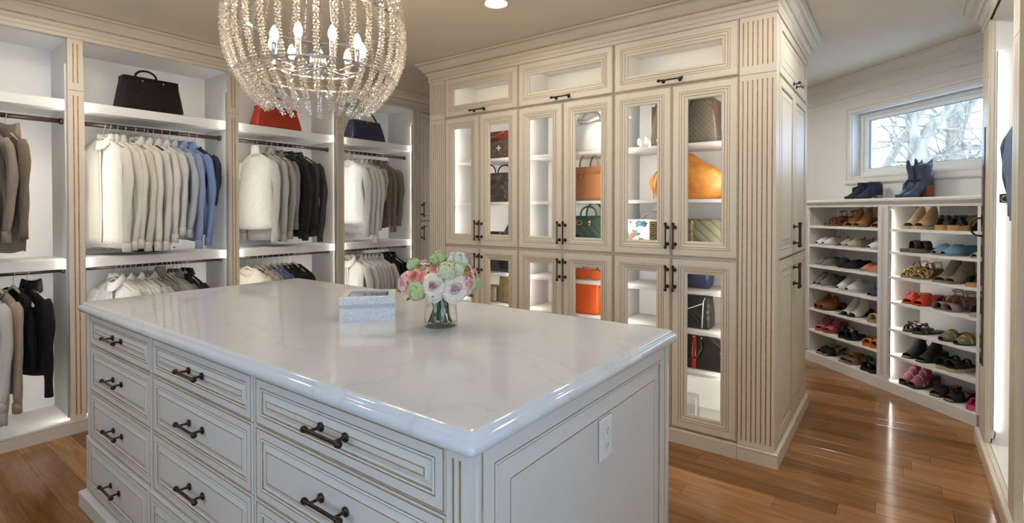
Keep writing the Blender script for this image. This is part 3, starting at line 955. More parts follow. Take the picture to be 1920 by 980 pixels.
def strand(tmax, seed):
    rg = random.Random(seed); m = MB()
    pts = []; last = None; N = 400; acc = 0
    for i in range(N + 1):
        z, r = prf(tmax * i / N); p = Vector((r, 0, z))
        if last is not None: acc += (p - last).length
        if last is None or acc >= .0105: pts.append(p); acc = 0
        last = p
    m.tube([tuple(p) for p in pts], .0012, 4, 1)
    for i, p in enumerate(pts):
        t = (pts[min(i + 1, len(pts) - 1)] - pts[max(i - 1, 0)]).normalized()
        n1 = Vector((0, 1, 0)); n2 = t.cross(n1)
        for k in range(4):
            a = PI / 2 * k + (i % 2) * PI / 4 + rg.uniform(-.2, .2)
            d = n1 * math.cos(a) + n2 * math.sin(a)
            c = p + d * .0085 + t * rg.uniform(-.002, .002)
            R1 = .0056; b = len(m.v)
            e = t.cross(d)
            for q in (d * R1 * .95, e * R1, -d * R1 * .95, -e * R1, t * R1 * .75, -t * R1 * .75): m.v.append(tuple(c + q))
            for j in range(4):
                m.face((b + j, b + (j + 1) % 4, b + 4), 0); m.face((b + (j + 1) % 4, b + j, b + 5), 0)
    return m.mesh('crystal_strand', [CRYS, CHROME])
SM = [strand(1.0, 1), strand(.965, 2), strand(.93, 3), strand(.985, 4)]
for k in range(34):
    o = link('crystal_strand', SM[(k * 7) % 4], ch, (0, 0, 0), (0, 0, 2 * PI * (k + .3) / 34)); o['kind'] = 'stuff'
def ring(parent, name, r, z, t, mt):
    m = MB(); n = 48
    m.loft([[((r + a) * math.cos(2 * PI * k / n), (r + a) * math.sin(2 * PI * k / n), z + b) for k in range(n)] for a, b in ((-t, -t), (t, -t), (t, t), (-t, t), (-t, -t))], 0, True, False, False, False)
    return obj(name, m, mt, parent)
ring(ch, 'ring', .335, 2.260, .005, CHROME); ring(ch, 'ring', .187, 2.585, .006, CHROME); ring(ch, 'ring', .30, 2.02, .004, CHROME); ring(ch, 'ring', .185, 2.055, .004, CHROME)
m = MB(); m.lathe([(.01, 2.70), (.010, 2.12), (.03, 2.11), (.034, 2.06), (.022, 2.03), (.008, 2.015)], 16); m.lathe([(.06, 2.712), (.06, 2.69), (.02, 2.68)], 20)
for k in range(4):
    a = PI / 4 + PI / 2 * k
    m.tube([(.0, 0, 2.60), (.187 * math.cos(a), .187 * math.sin(a), 2.585)], .004, 6)
    m.tube([(.187 * math.cos(a), .187 * math.sin(a), 2.585), (.335 * math.cos(a), .335 * math.sin(a), 2.26)], .003, 6)
obj('stem', m, CHROME, ch)
BULBM = emit('candle_bulb', (1.0, .74, .46), BULB)
bm_ = MB().lathe([(.006, 0), (.013, .012), (.0165, .026), (.0145, .042), (.007, .060), (.001, .068)], 14).mesh('bulb', BULBM)
cs_ = MB().lathe([(.010, -.055), (.010, 0), (.013, -.002)], 12)
for k in range(9):
    a = 2 * PI * (k + .35) / 9
    p = (.185 * math.cos(a), .185 * math.sin(a), 2.118)
    m = MB(); m.tube([(0, 0, 2.06), (p[0] * .55, p[1] * .55, 2.035), (p[0], p[1], 2.058)], .004, 6); m.lathe([(.012, 2.058), (.010, 2.064), (.010, 2.116), (.012, 2.118)], 12, 0, (p[0], p[1], 0))
    ar = obj('arm', m, CHROME, ch)
    link('bulb', bm_, ar, p)

# ---- recessed lights; some unseen ones added to brighten left bays, drawers and shoe wall
DM = emit('downlight_lens', (1.0, .93, .84), 0.0)
DM.node_tree.nodes['Emission'].inputs['Strength'].default_value = DOWN * 18
DM2 = emit('downlight_lens_white', (1.0, .985, .96), DOWN * 26)
for k, (x, y, lb) in enumerate([(2.498, 1.986, 'round recessed ceiling light in front of the glazed cabinets'), (-.15, 2.95, 'added unseen recessed light above the left edge bay'), (.85, 3.60, 'added unseen recessed light above the aisle by the white shirts'), (2.55, .60, 'recessed ceiling light above the near end of the cabinets'), (3.45, .06, 'recessed ceiling light above the passage to the shoe shelves'), (5.2, 2.2, 'added recessed light hidden behind the tall cabinets'), (5.05, 1.25, 'added recessed light hidden behind the corner cabinet')]):
    d = thing('recessed_light', lb, 'ceiling light', (x, y, CEIL), 0, 'recessed ceiling lights')
    m = MB(); m.lathe([(.062, 0), (.080, -.001), (.080, -.006), (.074, -.010), (.064, -.006), (.060, .0)], 32, 0, (0, 0, 0), 'z', False, False)
    obj('trim_ring', m, TRIMW, d)
    m = MB().lathe([(.060, -.001), (.060, -.0045)], 32)
    obj('lens', m, DM2 if (x > 5 or y < .1) else DM, d)

# ================================================================== on the island
def glitter():
    m, nt, b = _new('pale_glitter'); L = nt.links.new
    tc = nt.nodes.new('ShaderNodeTexCoord'); v = nt.nodes.new('ShaderNodeTexVoronoi'); v.inputs['Scale'].default_value = 420
    L(tc.outputs['Object'], v.inputs['Vector'])
    rp = nt.nodes.new('ShaderNodeValToRGB'); rp.color_ramp.elements[0].color = (.58, .60, .62, 1); rp.color_ramp.elements[1].color = (.97, .97, .97, 1)
    sx = nt.nodes.new('ShaderNodeSeparateColor'); L(v.outputs['Color'], sx.inputs[0]); L(sx.outputs[0], rp.inputs['Fac']); L(rp.outputs['Color'], b.inputs['Base Color'])
    b.inputs['Roughness'].default_value = .35; b.inputs['Metallic'].default_value = .15
    bp = nt.nodes.new('ShaderNodeBump'); bp.inputs['Strength'].default_value = .5; bp.inputs['Distance'].default_value = .002; L(sx.outputs[1], bp.inputs['Height']); L(bp.outputs['Normal'], b.inputs['Normal'])
    return m
GLIT = glitter()
bx = thing('jewelry_box', 'pale silver glitter box with a glass lid on the island', 'box', (1.316, 1.7055, 1.0), R(-42.5))
w2 = .107; D = .20
m = MB(); m.loft([rectloop(-w2, w2, 0, D, 0), rectloop(-w2, w2, 0, D, .050), rectloop(-w2 + .006, w2 - .006, .006, D - .006, .0565)], 0, True, True, True, False)
obj('base', m, GLIT, bx)
m = MB(); m.box(-w2 + .010, w2 - .010, .010, D - .010, .056, .064); obj('neck', m, mat('silver_leather', (.62, .66, .70), .4), bx)
m = MB(); b = .040
m.loft([rectloop(-w2 + .006, w2 - .006, .006, D - .006, .0635), rectloop(-w2, w2, 0, D, .070), rectloop(-w2, w2, 0, D, .0955), rectloop(-w2 + .002, w2 - .002, .002, D - .002, .0975), rectloop(-w2 + b - .012, w2 - b + .012, b - .012, D - b + .012, .0975), rectloop(-w2 + b - .012, w2 - b + .012, b - .012, D - b + .012, .070), rectloop(-w2 + .006, w2 - .006, .006, D - .006, .0635)], 0, True, False, False, False)
lid = obj('lid', m, GLIT, bx)
m = MB(); frame4(m, 0, 1, 0, 1, 0, 1, .1) if False else None
m = MB().box(-w2 + b - .012, w2 - b + .012, b - .012, D - b + .012, .0905, .0925)
obj('pane', m, mat('mirror_glass', (.50, .52, .55), .05, metal=.9, var=.01), lid)

# vase with flowers
VX, VY = 1.434, 1.412
va = thing('vase', 'clear glass vase with water and green stems on the island', 'vase', (VX, VY, 1.0))
VG = clear_glass('vase_glass', (.985, .995, .99), gloss=.01)
out = [(.058, .0), (.0645, .004), (.0655, .016), (.0645, .04), (.061, .08), (.0575, .115), (.056, .134)]
inn = [(.0535, .134), (.055, .115), (.0585, .08), (.062, .04), (.0625, .018), (.055, .012)]
obj('glass_body', MB().lathe(out + inn, 32), VG, va)
obj('water', MB().lathe([(.054, .0125), (.0618, .019), (.0613, .04), (.0585, .077), (.0582, .079)], 32), clear_glass('vase_water', (.985, .995, .985), gloss=.0), va)
RT = Vector((.702, -.712, 0)); TO = Vector((-.712, -.702, 0)); UP = Vector((0, 0, 1))
STEM = mat('green_stem', (.085, .17, .05), .85, var=.3, scale=20, spec=.15)
LEAF = mat('dark_leaf', (.06, .15, .045), .4, var=.35, scale=25)
def petal_mesh(name, c_edge, c_in, curl):
    mt = mat('petal_' + name, c_in, .55, var=.1, scale=14, col2=c_edge, sheen=.2)
    m = MB(); n = 6
    rows = []
    for i in range(n + 1):
        v = i / n; row = []
        for j in range(n + 1):
            u = j / n * 2 - 1
            wd = .62 * math.sin(PI * min(1, .12 + v * .80)) ** .7
            x = u * wd; z = v
            y = curl * (u * u) * .5 * wd - .28 * math.sin(PI * v * .9) + max(0, v - .75) * .9
            row.append((x, y, z))
        rows.append(row)
    m.loft(rows, 0, False)
    return m.mesh('petal', mt)
PETALS = {}
def rose(label, dx, dz, fw, rad, cols, axis=None, nlay=(5, 6, 7), heart=None, opened=0.0):
    c = RT * dx + UP * dz + TO * fw
    ax = axis if axis else (c - UP * .10).normalized()
    root = thing('rose', label, 'flower', (VX, VY, 1.0), 0, 'roses in the vase')
    if cols not in PETALS: PETALS[cols] = petal_mesh(str(len(PETALS)), *cols, 1.1)
    pm_ = PETALS[cols]
    rg = random.Random(hash((round(dx * 999), round(dz * 999))) & 0xffff)
    q = ax.to_track_quat('Z', 'Y')
    for li, n in enumerate(nlay):
        f = (li + 1) / len(nlay)
        for k in range(n):
            a = 2 * PI * (k + .5 * (li % 2)) / n + rg.uniform(-.15, .15)
            tilt = .22 + opened * (1 - f * .5) + .95 * f * f + rg.uniform(-.08, .08)
            s = rad * (.72 + .34 * f) * rg.uniform(.93, 1.07)
            o = link('petal', pm_, root)
            mt = Matrix.Translation(c - ax * rad * .55) @ q.to_matrix().to_4x4() @ Matrix.Rotation(a, 4, 'Z') @ Matrix.Translation((0, rad * .05 * li, 0)) @ Matrix.Rotation(-tilt, 4, 'X') @ Matrix.Diagonal((s * 1.05, s, s, 1))
            o.matrix_local = mt
    hm = MB()
    for k in range(9):
        a = k * 2.4; r0 = rad * (.08 + .045 * k)
        p0 = Vector((r0 * math.cos(a), r0 * math.sin(a), 0)); t = Vector((-math.sin(a), math.cos(a), 0))
        w = rad * .30
        rows = [[tuple(p0 + t * (u * w) + Vector((p0.x, p0.y, 0)) * (.25 * h) + Vector((0, 0, rad * (-.1 + .72 * h) - abs(u) * rad * .12)) - p0.normalized() * (abs(u) ** 2 * w * .5)) for u in (-1, -.5, 0, .5, 1)] for h in (0, .5, 1)]
        hm.loft(rows, 0 if k % 3 else 1, False)
    hm.ball((0, 0, rad * .12), rad * .20, 8, 6, 0, (1, 1, 1.3))
    hm.xf(Matrix.Translation(c - ax * rad * .25) @ q.to_matrix().to_4x4())
    obj('heart', hm, [mat('heart_' + str(heart or cols[1]), heart or cols[1], .6, var=.2, scale=30), mat('petal_c' + str(cols[0]), cols[0], .6, var=.1)], root)
    stem(root, c - ax * rad * .5, rg)
    return root
def stem(root, top, rg, leaf=True):
    a = rg.uniform(0, 2 * PI); r = rg.uniform(.022, .046)
    bot = Vector((r * math.cos(a), r * math.sin(a), .016))
    mid = Vector((top.x * .12, top.y * .12, .125)); 
    if mid.length > 0: mid.x += rg.uniform(-.02, .02); mid.y += rg.uniform(-.02, .02)
    m = MB(); m.tube([bot, bot.lerp(mid, .5), mid, mid.lerp(top, .6), top], [.0042, .004, .0038, .0035, .003], 7)
    obj('stem', m, mat('brown_stem', (.17, .075, .035), .85, var=.2, spec=.15) if rg.random() < .22 else STEM, root)
    if leaf:
        for _ in range(2):
            p = mid.lerp(top, rg.uniform(.15, .6)); an = rg.uniform(0, 2 * PI); L_ = rg.uniform(.035, .055)
            d = Vector((math.cos(an), math.sin(an), rg.uniform(-.7, .3))).normalized(); s = d.cross(UP).normalized()
            rows = [[tuple(p + d * (L_ * t) + s * (sw * L_ * .30 * math.sin(PI * min(.98, t + .03))) + UP * (-.012 * t * t + abs(sw) * .004)) for sw in (-1, -.4, 0, .4, 1)] for t in (0, .2, .45, .7, 1)]
            obj('leaf', MB().loft(rows, 0, False), LEAF, root, solid=.0008)
def hydrangea(label, dx, dz, fw, rad, col, col2):
    c = RT * dx + UP * dz + TO * fw
    rg = random.Random(int(abs(dx * 7919 + dz * 104729) * 100))
    root = thing('hydrangea', label, 'flower', (VX, VY, 1.0), 0, 'hydrangeas in the vase')
    mt = mat('floret_%.2f_%.2f' % (col[0], col2[0]), col, .6, var=.1, scale=40, col2=col2)
    obj('core', MB().ball(tuple(c), rad * .72, 12, 8), mat('floret_core', (.26, .36, .13), .8), root)
    m = MB()
    N = 130
    for i in range(N):
        z = 1 - 2 * (i + .5) / N; ph = i * 2.39996; rr = math.sqrt(1 - z * z)
        d = Vector((rr * math.cos(ph), rr * math.sin(ph), z))
        p = c + d * rad * rg.uniform(.82, 1.0)
        t1 = d.orthogonal().normalized(); t2 = d.cross(t1); a0 = rg.uniform(0, 2 * PI); s = rad * .27
        for k in range(4):
            a = a0 + PI / 2 * k
            e = t1 * math.cos(a) + t2 * math.sin(a); f = d.cross(e)
            b = len(m.v)
            for q in (p, p + e * s * .55 + f * s * .42 + d * s * .20, p + e * s + d * s * .12, p + e * s * .55 - f * s * .42 + d * s * .20): m.v.append(tuple(q))
            m.face((b, b + 1, b + 2, b + 3), 0, False)
    o = obj('florets', m, mt, root); o['kind'] = 'stuff'
    stem(root, c - (c - UP * .1).normalized() * rad * .5, rg, False)
WP_ = ((.80, .78, .60), (.82, .66, .58)); PK = ((.80, .42, .36), (.82, .56, .52)); CO = ((.70, .22, .15), (.78, .36, .28)); LP = ((.80, .55, .58), (.78, .46, .47)); GP = ((.62, .62, .36), (.74, .38, .30))
rose('cream rose with a magenta heart, left of the front two', -.027, .172, .125, .042, WP_, TO * .95 + UP * .25 - RT * .1, heart=(.78, .26, .42), opened=.32)
rose('large cream rose with a pink heart, front right in the vase', .050, .160, .120, .047, WP_, TO * .95 + UP * .15 + RT * .1, (5, 7, 8), heart=(.84, .42, .52), opened=.32)
rose('small white rose hanging below the two front roses', -.022, .128, .105, .028, ((.86, .87, .86), (.86, .86, .82)), TO + UP * -.3, (4, 5))
rose('pale peach rose at the left edge of the bouquet', -.138, .176, .045, .040, PK, -RT * .8 + TO * .5 + UP * .2)
rose('coral rose at upper left of the bouquet', -.092, .200, .085, .038, CO, -RT * .5 + TO * .6 + UP * .5)
rose('half-open green and pink rose bud at upper left', -.066, .228, .070, .024, GP, -RT * .3 + TO * .4 + UP * .9, (4, 5))
rose('half-open coral bud near the top of the bouquet', -.024, .230, .075, .026, CO, TO * .4 + UP * .9, (4, 5))
rose('pink rose at the top behind the buds', -.062, .250, .02, .026, LP, UP, (5, 6))
rose('pale pink rose at right of the bouquet', .102, .170, .085, .038, PK, RT * .7 + TO * .6 + UP * .1)
rose('light pink rose at the far right edge', .126, .205, .035, .034, LP, RT + UP * .3)
rose('green bud with a red tip at upper right', .098, .222, .075, .022, ((.18, .27, .08), (.60, .15, .08)), RT * .4 + UP * .8 + TO * .3, (4, 4))
rose('white rose at the back of the bouquet', .03, .205, -.095, .042, WP_, -TO + UP * .3)
rose('pink rose at the back left of the bouquet', -.075, .185, -.08, .040, PK, -TO - RT * .5 + UP * .2)
for k_ in range(9):
    an = 2 * PI * (k_ + .3) / 9; d = Vector((math.cos(an), math.sin(an), -.25 + .2 * (k_ % 3))).normalized(); sd = d.cross(UP).normalized(); p = Vector((math.cos(an) * .045, math.sin(an) * .045, .128)); L_ = .075 + .012 * (k_ % 2)
    t_ = thing('rose_leaf', 'dark green rose leaf tucked under the blooms at the vase rim', 'leaf', (VX, VY, 1.0), 0, 'leaves round the vase rim')
    rows = [[tuple(p + d * (L_ * t) + sd * (sw * L_ * .32 * math.sin(PI * min(.98, t + .03))) + UP * (.012 * math.sin(PI * t) - .010 * abs(sw))) for sw in (-1, -.4, 0, .4, 1)] for t in (0, .15, .35, .6, .8, 1)]
    obj('blade', MB().loft(rows, 0, False), LEAF, t_, solid=.001)
    obj('stalk', MB().tube([(math.cos(an) * .02, math.sin(an) * .02, .05), tuple(p), tuple(p + d * L_ * .5)], .0018, 6), STEM, t_)
GH = ((.42, .56, .20), (.66, .75, .40)); CH_ = ((.66, .72, .42), (.80, .81, .58)); WHH = ((.72, .76, .58), (.82, .83, .73))
hydrangea('green hydrangea at lower left of the bouquet', -.084, .152, .100, .036, *GH)
hydrangea('green hydrangea at the upper left edge of the bouquet', -.100, .238, .025, .028, *GH)
hydrangea('green hydrangea at the top of the bouquet', -.010, .258, .020, .032, *GH)
hydrangea('cream hydrangea in the centre above the front roses', .022, .218, .095, .037, *CH_)
hydrangea('white hydrangea at the top right of the bouquet', .062, .246, .030, .042, *WHH)
hydrangea('yellowish hydrangea right of centre', .064, .222, .080, .026, *CH_)
hydrangea('green hydrangea at the lower right edge of the bouquet', .128, .165, .030, .028, *GH)
hydrangea('green hydrangea hidden at the back of the bouquet', .085, .180, -.075, .036, *GH)

# ================================================================== bags
def leather(name, col, rough=.42, **k):
    return mat(name, col, rough, bump=k.pop('bump', .12), bscale=k.pop('bscale', 220), **k)
def bag_body(wb, wt, db, dt, h, r=.02, sag=0.0, top_r=None, z0=0.0, n=9, round_top=0.0):
    m = MB(); rings = []
    prof = [(0.0, .012)] + [(.012, 0.0)] + [(h * k / n, 0) for k in range(1, n + 1)]
    for z, ins in prof:
        t = z / h
        bul = sag * math.sin(PI * min(1, t * 1.1))
        w = (wb + (wt - wb) * t) / 2 - ins + bul * .3
        d = (db + (dt - db) * t) / 2 - ins + bul
        rr = min(r, d * .95, w * .95)
        if round_top and t > .7:
            w -= round_top * ((t - .7) / .3) ** 2
        rings.append(rectloop(-w, w, -d, d, z0 + max(z, 0.0), max(rr, .002), 4))
    return m.loft(rings, 0, True, True, True, True)
def arch(m, cx, w, y, z0, h, r, n=14, mt=0, pw=.75):
    m.tube([(cx - w / 2 * math.cos(PI * k / n), y, z0 + h * math.sin(PI * k / n) ** pw) for k in range(n + 1)], r, 8, mt)
def stud(m, x, y, z, r=.006, mt=0): m.lathe([(r, 0), (r, -.003), (r * .5, -.005)], 10, mt, (x, y, z), 'y')
def pattern_mat(name, c1, c2, scale, kind='check', rough=.5):
    if name in MATS: return MATS[name]
    m, nt, b = _new(name); L = nt.links.new
    tc = nt.nodes.new('ShaderNodeTexCoord')
    mp = nt.nodes.new('ShaderNodeMapping'); mp.inputs['Rotation'].default_value = (0, R(45), 0); L(tc.outputs['Object'], mp.inputs['Vector'])
    if kind == 'check':
        t = nt.nodes.new('ShaderNodeTexBrick'); t.inputs['Scale'].default_value = scale; t.offset = 0
        t.inputs['Mortar Size'].default_value = .05; t.inputs['Brick Width'].default_value = 1; t.inputs['Row Height'].default_value = 1
        sp = nt.nodes.new('ShaderNodeSeparateXYZ'); L(mp.outputs['Vector'], sp.inputs[0]); cb = nt.nodes.new('ShaderNodeCombineXYZ'); L(sp.outputs[0], cb.inputs[0]); L(sp.outputs[2], cb.inputs[1]); L(cb.outputs[0], t.inputs['Vector'])
        t.inputs['Color1'].default_value = (*c1, 1); t.inputs['Color2'].default_value = (*[c * .85 for c in c1], 1); t.inputs['Mortar'].default_value = (*c2, 1)
        L(t.outputs['Color'], b.inputs['Base Color'])
    elif kind == 'voronoi':
        t = nt.nodes.new('ShaderNodeTexVoronoi'); t.inputs['Scale'].default_value = scale; L(tc.outputs['Object'], t.inputs['Vector'])
        rp = nt.nodes.new('ShaderNodeValToRGB'); rp.color_ramp.elements[0].position = .25; rp.color_ramp.elements[1].position = .45
        rp.color_ramp.elements[0].color = (*c2, 1); rp.color_ramp.elements[1].color = (*c1, 1)
        L(t.outputs['Distance'], rp.inputs['Fac']); L(rp.outputs['Color'], b.inputs['Base Color'])
    elif kind == 'multi':
        t = nt.nodes.new('ShaderNodeTexVoronoi'); t.inputs['Scale'].default_value = scale; L(tc.outputs['Object'], t.inputs['Vector'])
        s1 = nt.nodes.new('ShaderNodeSeparateColor'); L(t.outputs['Color'], s1.inputs[0])
        rp = nt.nodes.new('ShaderNodeValToRGB'); rp.color_ramp.interpolation = 'CONSTANT'
        cs = c1; rp.color_ramp.elements[0].color = (*cs[0], 1); rp.color_ramp.elements[1].position = 1 / len(cs); rp.color_ramp.elements[1].color = (*cs[1], 1)
        for i in range(2, len(cs)): x = rp.color_ramp.elements.new(i / len(cs)); x.color = (*cs[i], 1)
        L(s1.outputs[0], rp.inputs['Fac']); L(rp.outputs['Color'], b.inputs['Base Color'])
    elif kind == 'wave':
        t = nt.nodes.new('ShaderNodeTexWave'); t.inputs['Scale'].default_value = scale; t.bands_direction = 'DIAGONAL'; L(tc.outputs['Object'], t.inputs['Vector'])
        rp = nt.nodes.new('ShaderNodeValToRGB'); rp.color_ramp.elements[0].color = (*c2, 1); rp.color_ramp.elements[1].color = (*c1, 1); rp.color_ramp.elements[0].position = .05; rp.color_ramp.elements[1].position = .35
        L(t.outputs['Fac'], rp.inputs['Fac']); L(rp.outputs['Color'], b.inputs['Base Color'])
        bp = nt.nodes.new('ShaderNodeBump'); bp.inputs['Strength'].default_value = .4; bp.inputs['Distance'].default_value = .004; L(t.outputs['Fac'], bp.inputs['Height']); L(bp.outputs['Normal'], b.inputs['Normal'])
    b.inputs['Roughness'].default_value = rough
    MATS[name] = m
    return m
ZS = 2.165
# dark satchel
DKB = leather('dark_brown_leather', (.010, .004, .0035), .62, var=.5, scale=60, spec=.25)
b = thing('handbag', 'dark brown satchel with rolled handle on the shelf above white shirts', 'bag', (1.475, 4.43, ZS))
obj('body', bag_body(.415, .345, .17, .10, .235, .03, .006, n=10), DKB, b)
m = MB(); m.loft([rectloop(-.178, .178, -.056, .05, .19, .012), rectloop(-.176, .176, -.055, .05, .237, .012), rectloop(-.165, .165, -.035, .03, .243, .012)], 0, True, False, True, True); obj('flap', m, DKB, b)
m = MB(); arch(m, -.02, .135, 0, .236, .062, .0075); obj('handle', m, DKB, b)
m = MB(); stud(m, -.060, -.058, .212); stud(m, .072, -.058, .212); obj('stud', m, GOLD, b)
for sx in (-1, 1): obj('gusset', MB().loft([[(sx * (.203 - .030 * t), y * (1 - .35 * t), .012 + .205 * t) for y in (-.065, 0, .065)] for t in (0, .5, 1)], 0, False), mat('blue_black_leather', (.030, .028, .036), .4), b, solid=.004)
# red handbag
RED = leather('red_leather', (.37, .034, .012), .42, var=.12, scale=10)
b = thing('handbag', 'red trapezoid handbag with arched handle on the shelf behind the chandelier', 'bag', (2.445, 4.43, ZS))
obj('body', bag_body(.415, .335, .16, .075, .190, .012, .004), RED, b)
for sx in (-1, 1): obj('gusset', MB().box(sx * .165 - .006, sx * .165 + .006, -.05, .05, .04, .188), leather('red_leather_fold', (.30, .028, .012), .45), b)
m = MB(); m.tube([(-.155, -.02, .195), (-.150, -.02, .215), (-.095, -.02, .258), (-.035, -.02, .275), (.035, -.02, .268), (.085, -.02, .238), (.125, -.02, .205), (.128, -.02, .192)], .0085, 8, 0, True, .7); obj('handle', m, RED, b)
m = MB()
for x in (-.152, .128): m.tube([(x + .010 * math.cos(2 * PI * k / 12), -.02, .192 + .012 * math.sin(2 * PI * k / 12)) for k in range(13)], .0028, 6)
m.box(-.014, .014, -.046, -.036, .170, .192)
obj('hardware', m, CHROME, b)
# navy handbag
NAV = leather('navy_croc_leather', (.030, .035, .070), .28, var=.25, scale=50, bump=.35, bscale=70, spec=.6)
b = thing('handbag', 'navy crocodile handbag with arched handle on the shelf nearest the corner', 'bag', (3.395, 4.43, ZS))
obj('body', bag_body(.420, .335, .17, .085, .200, .012, .004), NAV, b)
m = MB(); m.tube([(-.150, -.02, .205), (-.148, -.02, .225), (-.105, -.02, .272), (-.035, -.02, .305), (.040, -.02, .298), (.095, -.02, .262), (.128, -.02, .218), (.130, -.02, .202)], .0095, 8, 0, True, .7); obj('handle', m, leather('dark_handle', (.016, .014, .018), .4), b)
m = MB()
for x in (-.149, .130): m.tube([(x + .010 * math.cos(2 * PI * k / 12), -.02, .200 + .013 * math.sin(2 * PI * k / 12)) for k in range(13)], .003, 6)
m.loft([[(-.012, -.047, .196), (.012, -.047, .196)], [(-.008, -.049, .178), (.010, -.049, .180)], [(-.002, -.050, .165), (.004, -.050, .166)]], 0, False)
for k in range(4): stud(m, -.205, -.04, .03 + k * .03, .004)
obj('hardware', m, GOLD, b)
# an item at the left edge
b = thing('handbag', 'dark bag with thin strap at the left edge of the top shelf', 'bag', (.54, 4.43, ZS))
obj('body', bag_body(.20, .15, .12, .06, .13, .02, .006), DKB, b)
m = MB(); arch(m, 0, .11, 0, .128, .07, .005); m.tube([(.075, -.05, .07), (.10, -.055, .03), (.118, -.05, .006)], .004, 6); obj('handle', m, DKB, b)

# ---- in the glazed cabinets (front of each bag faces the doors)
def gbag(name, label, y0, y1, z, d=.14, fx=3.33):
    """bag standing behind the glass: world y range, base height, depth, front plane"""
    return thing(name, label, 'bag', (fx + d / 2, (y0 + y1) / 2, z), R(-90), 'bags behind glass'), abs(y1 - y0)
Z1, Z2, Z3 = 1.866, 1.516, 1.167
# check tote
b, w = gbag('handbag', 'grey diamond-check tote on the top shelf beside the corner post', .905, 1.345, Z1)
CK = pattern_mat('diamond_check', (.130, .105, .075), (.055, .040, .028), 42)
obj('body', bag_body(w, w * .86, .14, .10, .285, .012), CK, b)
BRN = leather('brown_leather', (.085, .042, .024), .4)
for a_, c_ in ((w * .43 - .008, w * .45 + .010), (-w * .45 - .010, -w * .43 + .004)): obj('gusset', MB().box(a_, c_, -.055, .055, .0, .27), BRN, b)

m = MB(); m.tube([(-.06, -.066, .25), (-.055, -.070, .29), (-.03, -.072, .22), (0, -.075, .185), (.03, -.072, .22), (.055, -.070, .29), (.06, -.066, .25)], .006, 8); obj('handle', m, BRN, b)
# yellow hobo
HOB = leather('saffron_leather', (.56, .225, .028), .38, var=.18, scale=22, bump=.3, bscale=60)
b, w = gbag('hobo_bag', 'saffron yellow slouchy hobo bag on a middle shelf', .885, 1.330, Z2, .16)
m = MB(); rings = []
for k in range(13):
    t = k / 12
    hw = w / 2 * (.88 + .30 * math.sin(PI * min(1, t * 1.15)) - .95 * max(0, t - .38) ** 1.15)
    d = .062 * (1.0 + .35 * math.sin(PI * min(1, t * 1.2))) * (1 - .75 * t ** 2.2)
    cx = -.045 * t * t
    rings.append([(cx + max(hw, .02) * math.copysign(abs(math.cos(a)) ** .75, math.cos(a)), d * math.sin(a) * (1 + .12 * math.sin(5 * a + t * 6)), .300 * t) for a in [2 * PI * j / 28 for j in range(28)]])
m.loft(rings, 0, True, True, True); obj('body', m, HOB, b)
m = MB(); m.tube([(-.13, 0, .225), (-.115, -.02, .30), (-.06, -.025, .325), (-.01, -.01, .30)], .012, 8, 0, True, .6); obj('handle', m, HOB, b)
m = MB(); m.tube([(-.19, -.06, .19), (-.215, -.07, .13), (-.212, -.07, .06), (-.205, -.07, .01)], .004, 6); obj('tassel', m, HOB, b)
# white flowered bag
WBG = leather('white_leather', (.80, .79, .76), .35)
b, w = gbag('handbag', 'white handbag with embroidered flowers and gold buckle strap', 1.185, 1.500, Z3, .13)
obj('body', bag_body(w, w * .97, .12, .09, .215, .012), WBG, b)
m = MB(); m.loft([rectloop(-w * .49, w * .49, -.066, -.055, .125, .004), rectloop(-w * .49, w * .49, -.062, -.045, .218, .004)], 0, True, True, True, False); obj('flap', m, WBG, b)
m = MB(); arch(m, .015, .17, 0, .212, .055, .008); obj('handle', m, leather('grey_handle', (.23, .22, .21), .4), b)
m = MB(); m.box(.005, .055, -.0685, -.064, .03, .205); obj('strap', m, mat('navy_red_strap', (.03, .012, .03), .5), b)
m = MB()
for z in (.06, .085, .11, .135, .16, .185): frame4(m, .010, .050, -.073, -.068, z - .009, z + .009, .004)
obj('buckle', m, GOLD, b)
fc = [mat('flower_red', (.52, .045, .03), .6), mat('flower_blue', (.04, .13, .30), .6), mat('flower_orange', (.72, .26, .03), .6), mat('flower_leaf', (.035, .10, .06), .6)]
rg = random.Random(4); m = MB()
def blossom(x, z, r, k):
    for j in range(6):
        a = 2 * PI * j / 6
        m.ball((x + r * .5 * math.cos(a), -.068, z + r * .5 * math.sin(a)), r * .55, 8, 5, k, (1, .25, 1))
    m.ball((x, -.071, z), r * .4, 8, 5, k, (1, .3, 1))
blossom(-.118, .112, .019, 0); blossom(-.058, .190, .019, 1); blossom(-.112, .042, .021, 2); blossom(-.030, .030, .010, 0); blossom(-.132, .200, .009, 0); blossom(-.085, .150, .008, 2)
for q in range(34):
    base_ = ((-.118, .112), (-.058, .190), (-.112, .042), (-.055, .06))[q % 4]
    an = q * 2.4; rr_ = .024 + .012 * rg.random()
    x, z = base_[0] + rr_ * math.cos(an), base_[1] + rr_ * math.sin(an) * .8
    if not (-.145 < x < .0 and .008 < z < .205): continue
    m.ball((x, -.0675, z), .0125, 7, 5, 3, (abs(math.cos(an)) * .8 + .35, .22, abs(math.sin(an)) * .8 + .35))
for q in range(5):
    m.tube([(-.112 + q * .004, -.068, .045 + q * .03), (-.09 + q * .006, -.0685, .065 + q * .03), (-.06, -.068, .075 + q * .027)], .0022, 5, 3)
o = obj('embroidery', m, fc, b); o['kind'] = 'stuff'
